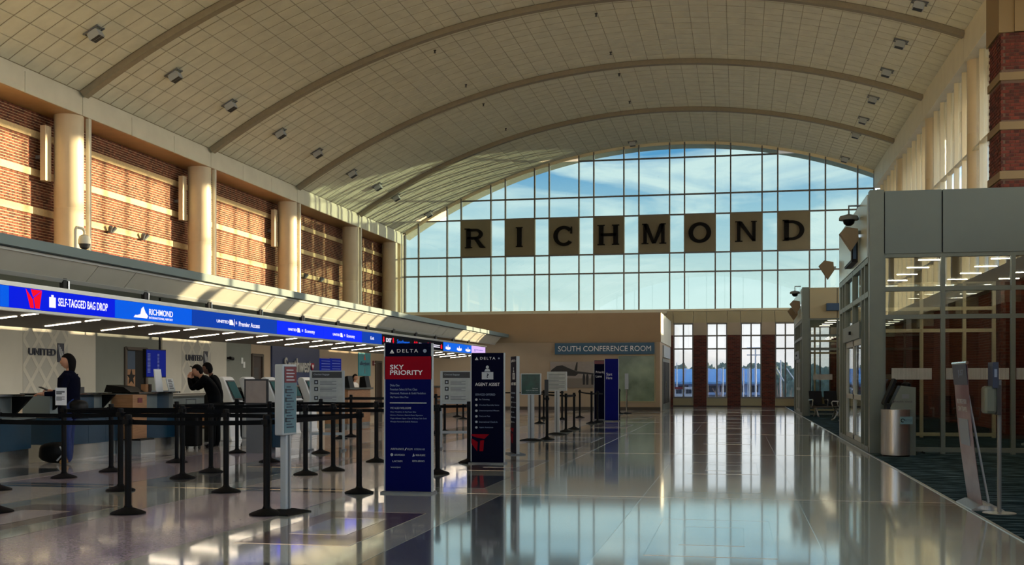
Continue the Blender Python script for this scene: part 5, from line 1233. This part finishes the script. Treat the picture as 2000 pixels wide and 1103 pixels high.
wall_spot(212, 450, 'twin spotlight on the brick, left one in the second bay'); wall_spot(276, 464, 'twin spotlight on the brick, right one in the second bay')
wall_spot(592, 540, 'twin spotlight on the brick, left one in the fourth bay'); wall_spot(623, 547, 'twin spotlight on the brick, right one in the fourth bay')
# dome camera on a gooseneck rising from the canopy
p = onX(147, 500, -11.6); zt = onX(147, 443, -11.6).z
t = thing('gooseneck_camera', 'white dome camera on a gooseneck pole rising from the canopy', 'camera', (p.x, p.y, 3.46))
y2 = onX(165, 445, -11.6).y
MB().tube([(p.x, p.y, 3.46), (p.x, p.y, zt - .05), (p.x, p.y + .04, zt), (p.x, y2 - .05, zt + .0), (p.x, y2, zt - .05), (p.x, y2, zt - .12)], .025, 10).build('pole', 'beam_cream', t)
MB().lathe([(.03, 0), (.09, -.03), (.11, -.10), (.11, -.17)], (p.x, y2, zt - .1), 20).build('housing', 'beam_cream', t, smooth=True); MB().lathe([(.10, -.17), (.08, -.24), (.03, -.27)], (p.x, y2, zt - .1), 20).build('dome', 'dark_grey', t, smooth=True)

# ================================================================== PEOPLE
def head_mesh(mb, c, yaw, pitch, mi, scale=1.):
    R = Matrix.Translation(c) @ Matrix.Rotation(yaw, 4, 'Z') @ Matrix.Rotation(pitch, 4, 'Y'); n, m = 20, 14; vs = []; fs = []
    for j in range(m + 1):
        th = PI * j / m
        for i in range(n):
            ph = 2 * PI * i / n; x = math.sin(th) * math.cos(ph); y = math.sin(th) * math.sin(ph); z = math.cos(th)
            X, Y, Z = .098 * x, .076 * y, .118 * z
            if z < 0: Y *= 1 - .28 * z * z; X *= 1 - .12 * z * z if x > 0 else 1 - .35 * z * z
            f = max(0, x) ** 6 * max(0, 1 - (y / .35) ** 2)
            nz = math.exp(-((z + .12) / .16) ** 2); X += .022 * f * nz * (1 if abs(y) < .3 else 0)
            X += .010 * f * math.exp(-((z + .78) / .14) ** 2) - .006 * f * math.exp(-((z - .12) / .1) ** 2) + .005 * f * math.exp(-((z + .45) / .08) ** 2)
            vs.append(R @ (Vector((X, Y, Z)) * scale))
    for j in range(m):
        for i in range(n): fs.append((j * n + i, (j + 1) * n + i, (j + 1) * n + (i + 1) % n, j * n + (i + 1) % n))
    mb.add(vs, fs, mi)
    for s in (-1, 1):
        E = R @ Matrix.Translation(Vector((-.005, s * .076, -.005)) * scale); mb.add([E @ Vector((.022 * math.cos(a) * k, s * .012 * (1 - k), .032 * math.sin(a) * k)) for k in (1, .5) for a in [2 * PI * q / 8 for q in range(8)]], [(q, (q + 1) % 8, 8 + (q + 1) % 8, 8 + q) for q in range(8)] + [tuple(range(8, 16))], mi)
    return R
def person(label, loc, rotz, J, mats, hair, face=True, prop_fn=None, scale=1.):
    # J: joint name -> (x,y,z, radius); the figure faces local +x. One skinned surface for torso, limbs and hands.
    t = thing('person', label, 'person', loc, rotz); Wt = WM[t] @ Matrix.Diagonal((scale, scale, scale, 1))
    E = [('pelvis', 'waist'), ('waist', 'chest'), ('chest', 'neck0'), ('neck0', 'neck1')]
    for s in 'LR': E += [('chest', 'sh' + s), ('sh' + s, 'el' + s), ('el' + s, 'wr' + s), ('wr' + s, 'pa' + s), ('pelvis', 'hip' + s), ('hip' + s, 'kn' + s), ('kn' + s, 'an' + s), ('an' + s, 'to' + s)]
    J = dict(J); tag = {}
    for s in 'LR':
        wr, pa = Vector(J['wr' + s][:3]), Vector(J['pa' + s][:3]); d = (pa - wr).normalized()
        side = d.cross(Vector((0, 0, 1))); side = side.normalized() if side.length > .1 else Vector((0, 1, 0)); dn = side.cross(d)
        for k, (o, L) in enumerate(((-.030, .060), (-.010, .072), (.011, .068), (.030, .052))):
            b0 = pa + side * o + d * .025; b1 = b0 + d * L * .55 - Vector((0, 0, .012)); b2 = b1 + d * L * .35 - Vector((0, 0, .026))
            for q, (v, r) in enumerate(((b0, .010), (b1, .009), (b2, .007))): J['f%d%d%s' % (k, q, s)] = (*v, r)
            E += [('pa' + s, 'f%d0%s' % (k, s)), ('f%d0%s' % (k, s), 'f%d1%s' % (k, s)), ('f%d1%s' % (k, s), 'f%d2%s' % (k, s))]
        th = 1 if s == 'R' else -1
        b0 = wr + d * .04 + side * .035 * th; b1 = b0 + d * .045 + side * .02 * th
        J['t0' + s] = (*b0, .012); J['t1' + s] = (*b1, .009); E += [('wr' + s, 't0' + s), ('t0' + s, 't1' + s)]
    names = list(J); me = bpy.data.meshes.new('body'); me.from_pydata([J[n][:3] for n in names], [(names.index(a), names.index(c)) for a, c in E], [])
    o = bpy.data.objects.new('body', me); COL.objects.link(o)
    o.modifiers.new('skin', 'SKIN'); sk = me.skin_vertices[0].data
    for i, n in enumerate(names):
        r = J[n][3]; sk[i].radius = r if isinstance(r, tuple) else (r, r); sk[i].use_root = (n == 'pelvis')
    ss = o.modifiers.new('sub', 'SUBSURF'); ss.levels = 2; ss.render_levels = 2
    dg = bpy.context.evaluated_depsgraph_get(); dg.update(); m2 = bpy.data.meshes.new_from_object(o.evaluated_get(dg)); bpy.data.objects.remove(o)
    mb = MB(); vs = [v.co.copy() for v in m2.vertices]; joints = [(n, Vector(J[n][:3])) for n in names]
    mid = []
    for a, c in E:
        for u in (0, .25, .5, .75, 1): mid.append((a, c, Vector(J[a][:3]).lerp(Vector(J[c][:3]), u), u))
    def zone(p):
        a, c, _, u = min(mid, key=lambda q: (q[2] - p).length_squared)
        if a.startswith(('neck', 'f', 't', 'pa')) or c.startswith(('f', 'pa', 't0', 't1', 'neck1')): return 0 if not c.startswith('to') and a != 'chest' else (0 if c != 'neck0' else 1)
        if a.startswith(('hip', 'kn')) or c.startswith('hip') : return 2
        if a.startswith('an') or c.startswith('to'): return 3
        return 1
    for f in m2.polygons: pass
    base = len(mb.v); mb.v += vs
    for f in m2.polygons: mb.f.append(tuple(f.vertices)); mb.m.append(zone(f.center))
    hx, hy, hz, hyaw, hp = J_head = mats['head']
    R = head_mesh(mb, Vector((hx, hy, hz)), hyaw, hp, 0)
    mb.v = [Wt @ v for v in mb.v]
    b = mb.build('body', [mats['skin'], mats['top'], mats['legs'], mats['shoes']], t, smooth=True)
    # hair cap hugging the skull, open over the face
    q = MB(); n, m = 22, 14; vs = []; fs = []; drop = hair.get('drop', .0)
    for j in range(m + 1):
        th = PI * j / m * .80
        for i in range(n):
            ph = 2 * PI * i / n; x = math.sin(th) * math.cos(ph); y = math.sin(th) * math.sin(ph); z = math.cos(th)
            X, Y, Z = .108 * x - .010, .088 * y, .128 * z + .006
            front = max(0, x)
            if z < .45: X -= front * (.45 - z) * .16 / 1.2; 
            if front > .35 and z < .38: Z = max(Z, .052 + .02 * front)
            if drop < .05 and x > -.30 and z < .02: Z = max(Z, .0)
            if front <= .35 and z < 0: Z -= drop * (-z); Y *= 1 + 1.6 * drop * (-z); X -= .10 * drop * (-z)
            if drop > .05 and x < .2: X -= .014 * (1 - abs(z))
            v = Vector((X, Y, Z)); v += v.normalized() * .006 * noise.noise(v * 60); vs.append(Wt @ (R @ v))
    for j in range(m):
        for i in range(n): fs.append((j * n + i, (j + 1) * n + i, (j + 1) * n + (i + 1) % n, j * n + (i + 1) % n))
    q.add(vs, fs); q.build('hair', hair['mat'], t, smooth=True)
    if face:
        for s in (-1, 1):
            EY = MB().lathe([(.0, -.008), (.009, -.004), (.011, 0), (.009, .004), (.0, .008)], (0, 0, 0), 8); o = EY.build('eye', 'eye', t); T = WM[t].inverted() @ Wt @ R @ Matrix.Translation((.079, s * .031, .010)); o.data.transform(WM[t]); o.data.transform(T)
        q = MB().add([Wt @ (R @ Vector(v)) for v in ((.083, -.022, -.058), (.094, 0, -.054), (.083, .022, -.058), (.088, .0, -.067), (.08, 0, -.058))], [(0, 1, 3), (1, 2, 3), (0, 3, 4), (3, 2, 4)]); q.build('mouth', 'lips', t)
    return t, Wt, R
def std(h=1.0): return dict(pelvis=(0, 0, .96, (.15, .12)), waist=(0, 0, 1.12, (.145, .11)), chest=(.0, 0, 1.34, (.165, .12)), neck0=(-.01, 0, 1.47, .065), neck1=(.015, 0, 1.56, .052),
    shL=(-.01, .185, 1.40, .068), shR=(-.01, -.185, 1.40, .068), elL=(-.02, .25, 1.12, .048), elR=(-.02, -.25, 1.12, .048), wrL=(.12, .25, .92, .032), wrR=(.12, -.25, .92, .032), paL=(.19, .25, .88, .03), paR=(.19, -.25, .88, .03),
    hipL=(0, .10, .90, .105), hipR=(0, -.10, .90, .105), knL=(.015, .10, .50, .068), knR=(.015, -.10, .50, .068), anL=(-.01, .10, .085, .045), anR=(-.01, -.10, .085, .045), toL=(.15, .11, .035, .036), toR=(.15, -.11, .035, .036))
# woman in navy at the first counter, facing the counter (-x), forearms forward
J = std(); J.update(waist=(0, 0, 1.12, (.15, .13)), chest=(.02, 0, 1.34, (.17, .135)), elL=(.06, .24, 1.14, .055), elR=(.06, -.24, 1.14, .055), wrL=(.34, .18, 1.13, .036), wrR=(.30, -.18, 1.16, .036), paL=(.41, .17, 1.13, .03), paR=(.37, -.16, 1.18, .03), anL=(-.03, .09, .085, .045), toL=(.13, .10, .035, .038), anR=(.02, -.10, .085, .045), toR=(.18, -.11, .035, .038))
tw, Wt, R = person('woman with dark bobbed hair in navy coat and jeans at the first counter', (-10.42, 16.25, 0), PI + .30, J, dict(head=(.035, 0, 1.645, .22, .02), skin='skin', top='coat_navy', legs='jeans', shoes='shoe_tan'), dict(mat='hair_dark', drop=.13))
prof = [(.155, .14, .74), (.165, .15, .86), (.17, .155, 1.0), (.165, .15, 1.12), (.175, .16, 1.26), (.165, .19, 1.38), (.09, .12, 1.47), (.07, .075, 1.50)]
q = MB(); n = 22; vs = []; fs = []
for rx, ry, z in prof:
    for i in range(n): a = 2 * PI * i / n; vs.append(Wt @ Vector((.008 + rx * math.cos(a), ry * 1.12 * math.sin(a), z)))
for j in range(len(prof) - 1):
    for i in range(n): fs.append((j * n + i, j * n + (i + 1) % n, (j + 1) * n + (i + 1) % n, (j + 1) * n + i))
q.add(vs, fs).build('coat', 'coat_navy', tw, smooth=True)
ph = Wt @ Vector((.44, -.15, 1.215)); prop(MB().cbox((0, 0, 0), (.15, .075, .012), 0, Matrix.Translation(ph) @ Matrix.Rotation(.35, 4, 'Y')).build('phone', 'black'), 'black phone held by the woman in navy', 'phone')
# bags
def bag(label, c, rx, ry, rz, m, strap=True):
    t = thing('shoulder_bag', label, 'bag', (c[0], c[1], 0 if c[2] < .5 else c[2] - rz)); q = MB(); n = 18; vs = []; fs = []
    for j in range(11):
        th = PI * j / 10
        for i in range(n):
            a = 2 * PI * i / n; e = lambda v: math.copysign(abs(v) ** .75, v)
            v = Vector((rx * e(math.sin(th)) * e(math.cos(a)), ry * e(math.sin(th)) * e(math.sin(a)), rz * e(math.cos(th)))); vs.append(Vector(c) + v + v.normalized() * .02 * noise.noise(v * 9))
    for j in range(10):
        for i in range(n): fs.append((j * n + i, (j + 1) * n + i, (j + 1) * n + (i + 1) % n, j * n + (i + 1) % n))
    q.add(vs, fs).build('bag_body', m, t, smooth=True)
    if strap: MB().tube([(c[0] + rx * .7, c[1] - ry * .9, c[2] + rz * .6), (c[0] + rx * 1.05, c[1] - ry * 1.1, c[2]), (c[0] + rx * .6, c[1] - ry * 1.1, c[2] - rz * .75)], .014).build('strap', 'pale_grey', t)
    return t
p = gp(97, 903); bag('black backpack lying on the floor beside the woman in navy', (p.x + .1, p.y + .02, .17), .27, .2, .165, 'black')
bag('black handbag hanging at the hip of the woman in navy', (-10.18, 16.13, .93), .11, .16, .11, 'black', False)
# man in black bending over the third counter, head on his hand
J = std(); J.update(pelvis=(-.06, 0, .95, (.16, .14)), waist=(-.02, 0, 1.10, (.17, .15)), chest=(.10, 0, 1.30, (.19, .16)), neck0=(.20, 0, 1.41, .07), neck1=(.26, 0, 1.46, .055), shL=(.12, .21, 1.35, .08), shR=(.12, -.21, 1.35, .08),
    elL=(.36, .22, 1.17, .058), elR=(.34, -.20, 1.17, .058), wrL=(.44, .10, 1.38, .036), wrR=(.42, -.09, 1.40, .036), paL=(.42, .07, 1.46, .032), paR=(.40, -.06, 1.48, .032), hipL=(-.06, .10, .90, .11), hipR=(-.06, -.10, .90, .11), knL=(-.02, .11, .50, .075), knR=(-.05, -.11, .50, .075), anL=(-.03, .11, .085, .05), anR=(-.08, -.11, .085, .05), toL=(.12, .12, .035, .04), toR=(.07, -.12, .035, .04))
tm_, Wt, R = person('man in black jacket bending over the third counter with head in hands', (-10.18, 20.75, 0), PI + .28, J, dict(head=(.30, 0, 1.53, .15, .30), skin='skin', top='coat_black', legs='trousers_dark', shoes='black'), dict(mat='hair_dark', drop=.0))
# companion half behind him, arm raised with a phone at the face
J = std(); J.update(chest=(.06, 0, 1.33, (.17, .13)), neck0=(.10, 0, 1.44, .062), neck1=(.15, 0, 1.50, .05), shL=(.06, .18, 1.37, .068), shR=(.06, -.18, 1.37, .068), elL=(.34, .2, 1.26, .05), elR=(.36, -.2, 1.24, .05), wrL=(.42, .06, 1.46, .034), wrR=(.40, -.04, 1.48, .034), paL=(.40, .03, 1.53, .03), paR=(.40, -.02, 1.55, .03))
tc_, Wt, R = person('person in dark jacket behind the bending man, holding a phone at the face', (-10.38, 21.35, 0), PI + .2, J, dict(head=(.20, 0, 1.58, 0, .12), skin='skin_dark', top='coat_black', legs='trousers_dark', shoes='black'), dict(mat='hair_dark', drop=.02))
ph = Wt @ Vector((.47, 0, 1.60)); prop(MB().cbox((0, 0, 0), (.16, .07, .014), 0, Matrix.Translation(ph) @ Matrix.Rotation(.5, 4, 'Y')).build('phone', 'black'), 'dark phone held up by the person behind the bending man', 'phone')
t = thing('suitcase', 'black upright suitcase standing by the bending man', 'suitcase', (-10.47, 20.42, 0)); MB().box((-10.66, 20.29, .06), (-10.28, 20.55, .70)).build('shell', 'black', t, bevel=.04)
for x in (-10.60, -10.34):
    for y in (20.33, 20.51): MB().tube([(x - .015, y, .032), (x + .015, y, .032)], .032, 12).build('wheel', 'dark_grey', t)
q = MB()
for x in (-10.57, -10.37): q.tube([(x, 20.42, .68), (x, 20.42, .98)], .01)
q.tube([(-10.57, 20.42, .98), (-10.37, 20.42, .98)], .014); q.build('pull_handle', 'mid_grey', t)
# agent behind the far counter and one just at the left edge
J = std(); J.update(elL=(.14, .24, 1.16, .05), elR=(.14, -.24, 1.16, .05), wrL=(.36, .14, 1.18, .034), wrR=(.34, -.14, 1.2, .034), paL=(.42, .12, 1.2, .03), paR=(.40, -.12, 1.22, .03))
person('agent with long dark hair and white top behind the far wooden counter', (-11.95, 34.3, 0), .0, J, dict(head=(.02, 0, 1.645, -.3, .1), skin='skin', top='shirt_white', legs='trousers_dark', shoes='black'), dict(mat='hair_dark', drop=.2), scale=.87)
J = std(); J.update(elL=(.10, .24, 1.16, .05), elR=(.10, -.24, 1.16, .05), wrL=(.30, .3, 1.17, .034), wrR=(.32, -.22, 1.16, .034), paL=(.36, .34, 1.18, .03), paR=(.38, -.22, 1.17, .03))
person('agent at the left picture edge, only a hand over the nearest counter showing', (-12.25, 13.55, 0), .25, J, dict(head=(.02, 0, 1.645, 0, .05), skin='skin', top='coat_navy', legs='trousers_dark', shoes='black'), dict(mat='hair_dark', drop=.05))

# ================================================================== OUTSIDE
struct(MB().box((-260, YE + 3, -6.2), (260, 420, -6)).build('ground', 'asphalt')); struct(MB().box((9.2, -120, -6.2), (260, YE + 3, -6)).build('ground_side', 'asphalt'))
def tree(i, x, y, h, w, label):
    t = thing('tree', label, 'tree', (x, y, -6), 0, 'trees on the skyline beyond the end wall')
    bm = bmesh.new(); bmesh.ops.create_icosphere(bm, subdivisions=4, radius=1)
    for v in bm.verts:
        d = v.co.normalized(); k = 1 + .16 * noise.noise(d * 2.2 + Vector((i, 0, 0))) + .16 * noise.noise(d * 6 + Vector((0, i, 0))) + .12 * noise.noise(d * 14 + Vector((0, 0, i)))
        v.co = Vector((math.copysign(abs(d.x) ** .8, d.x) * w * k, math.copysign(abs(d.y) ** .8, d.y) * w * k, math.copysign(abs(d.z) ** .7, d.z) * h * .40 * k))
    mb = MB(); mb.add([v.co + Vector((x, y, -6 + h * .6)) for v in bm.verts], [tuple(v.index for v in f.verts) for f in bm.faces]); bm.free(); mb.build('crown', 'leaf', t)
    MB().tube([(x, y, -6), (x, y, -6 + h * .5)], [.35, .2], 8).build('trunk', 'bark', t)
random.seed(11)
for i in range(30):
    x = -28 + i * 2.35 + random.uniform(-.5, .5); y = 190 + (8 if i % 2 else -8) + random.uniform(-2, 2); h = random.uniform(9.2, 10.2)
    tree(i, x, y, h, random.uniform(2.0, 2.9), 'tree on the far skyline, number %s counting from the left' % ['one', 'two', 'three', 'four', 'five', 'six', 'seven', 'eight', 'nine', 'ten', 'eleven', 'twelve', 'thirteen', 'fourteen', 'fifteen', 'sixteen', 'seventeen', 'eighteen', 'nineteen', 'twenty', 'twenty-one', 'twenty-two', 'twenty-three', 'twenty-four', 'twenty-five', 'twenty-six', 'twenty-seven', 'twenty-eight', 'twenty-nine', 'thirty'][i])
t = thing('terminal_building', 'long low building with blue barrel roof beyond the end windows', 'building', (0, 128, -6))
x0, x1 = onY(1316, 740, 126).x - 3, onY(1495, 740, 126).x
MB().box((x0, 126, -6), (x1, 140, 1.0)).build('wall', 'facade_pale', t)
prof = [(126 - 1.2, .95), (126 - 1.2, 1.15), (128, 2.0), (131, 2.6), (135, 2.65), (140, 1.8), (141, .95)]
MB().prism([(y, z) for y, z in prof], frame((x0 - .5, 0, 0), (0, 1, 0)), x1 - x0 + 1).build('roof', 'roof_blue', t)
k = 0; x = x0
while x < x1: MB().prism([(y - .02, z + .10) for y, z in prof[1:4]] + [(y, z - .03) for y, z in reversed(prof[1:4])], frame((x, 0, 0), (0, 1, 0)), .30).build('roof_seam', 'roof_pale', t); x += 1.3
x = x0 + .5
while x < x1 - 1: MB().box((x, 125.9, .05), (x + 1.1, 126, .75)).build('window', 'facade_dark', t); x += 1.5
MB().box((x0, 124.6, -.25), (x1, 126, -.02)).build('eaves_band', 'roof_pale', t)
for n, (pa, ya, pb, yb, h) in enumerate(((1318, 755, 1334, 755, .8), (1337, 757, 1353, 757, .8))):
    xa, xb = onY(pa, 742, 98).x, onY(pb, 742, 98).x
    t = thing('parked_van', 'parked %s van low in the first end window' % ('red and white' if n == 0 else 'white'), 'vehicle', ((xa + xb) / 2, 98, -6)); zz = onY(pa, 758, 98).z
    MB().box((xa, 98, -6), (xb, 100, zz)).build('body', 'vehicle_white', t, bevel=.1); MB().box((xa + .1, 97.96, zz - .45), (xb - .1, 98, zz - .1)).build('window', 'facade_dark', t)
    MB().box((xa, 97.95, zz - .08), (xb, 98, zz + .12)).build('stripe', 'vehicle_red' if n == 0 else 'vehicle_white', t)
def pole(px, ytop, Y, r, label, arm=False):
    p = onY(px, ytop, Y); t = thing('light_pole', label, 'pole', (p.x, Y, -6)); MB().tube([(p.x, Y, -6), (p.x, Y, p.z)], r, 10).build('mast', 'pole', t)
    if arm:
        for z in (p.z, p.z - .62): MB().box((p.x - .75, Y - .06, z - .05), (p.x + .75, Y + .06, z + .05)).build('arm', 'pole', t)
        for s in (-1, 1): MB().box((p.x + s * .6 - .15, Y - .15, p.z - .12), (p.x + s * .6 + .15, Y + .15, p.z + .02)).build('lamp_head', 'pole', t)
pole(1476, 679, 100, .075, 'tall pale light mast with two cross arms in the third end window', True); pole(1322, 708, 110, .045, 'thin pale pole in the first end window'); pole(1412, 717, 104, .05, 'thin pale pole at the right of the second end window')
for i, px in enumerate((1452, 1461, 1464)): pole(px, 722 - 2 * i, 92, .045, 'slim white flagpole in the third end window, %s of three' % ['leftmost', 'middle', 'rightmost'][i])
def beam_strut(a, b_, Y, r, label):
    p, q = onY(*a, Y), onY(*b_, Y); t = thing('roof_strut', label, 'strut', p); MB().tube([p, q], r, 8).build('bar', 'pole', t)
beam_strut((1517, 720), (1531, 744), 90, .045, 'short slanting white strut in the fourth end window'); beam_strut((1536, 719), (1555, 746), 90, .04, 'long slanting white strut at the right of the fourth end window'); pole(1525, 703, 95, .055, 'grey pole behind the struts in the fourth end window')
def shrub(px, Y, h, seed, label):
    random.seed(seed); p = onY(px, 742, Y); t = thing('bare_shrub', label, 'shrub', (p.x, Y, -6)); q = MB()
    for k in range(26):
        a = random.uniform(0, 2 * PI); s = random.uniform(.2, .8); z1 = random.uniform(.5, 1) * h; c = Vector((p.x, Y, -6)); e = c + Vector((s * math.cos(a) * h * .16, s * math.sin(a) * h * .16, z1)); m = c.lerp(e, .5) + Vector((random.uniform(-.2, .2), random.uniform(-.2, .2), 0))
        q.tube([c + Vector((random.uniform(-.3, .3), 0, 0)), m, e], [.05, .04, .015], 5, 0, False)
        for _ in range(3):
            b0 = m.lerp(e, random.uniform(0, .8)); q.tube([b0, b0 + Vector((random.uniform(-.5, .5), random.uniform(-.3, .3), random.uniform(.2, .8)))], [.025, .012], 4, 0, False)
    q.build('branches', 'twig', t)
shrub(1393, 92, 7.2, 1, 'bare brown shrub in the second end window'); shrub(1440, 94, 6.6, 2, 'bare shrub at the left of the third end window'); shrub(1522, 90, 7.6, 3, 'bare twiggy shrub at the left of the fourth end window'); shrub(1540, 92, 6.9, 4, 'bare twiggy shrub at the right of the fourth end window'); shrub(1408, 96, 6.4, 5, 'smaller bare shrub right of the first brown one')
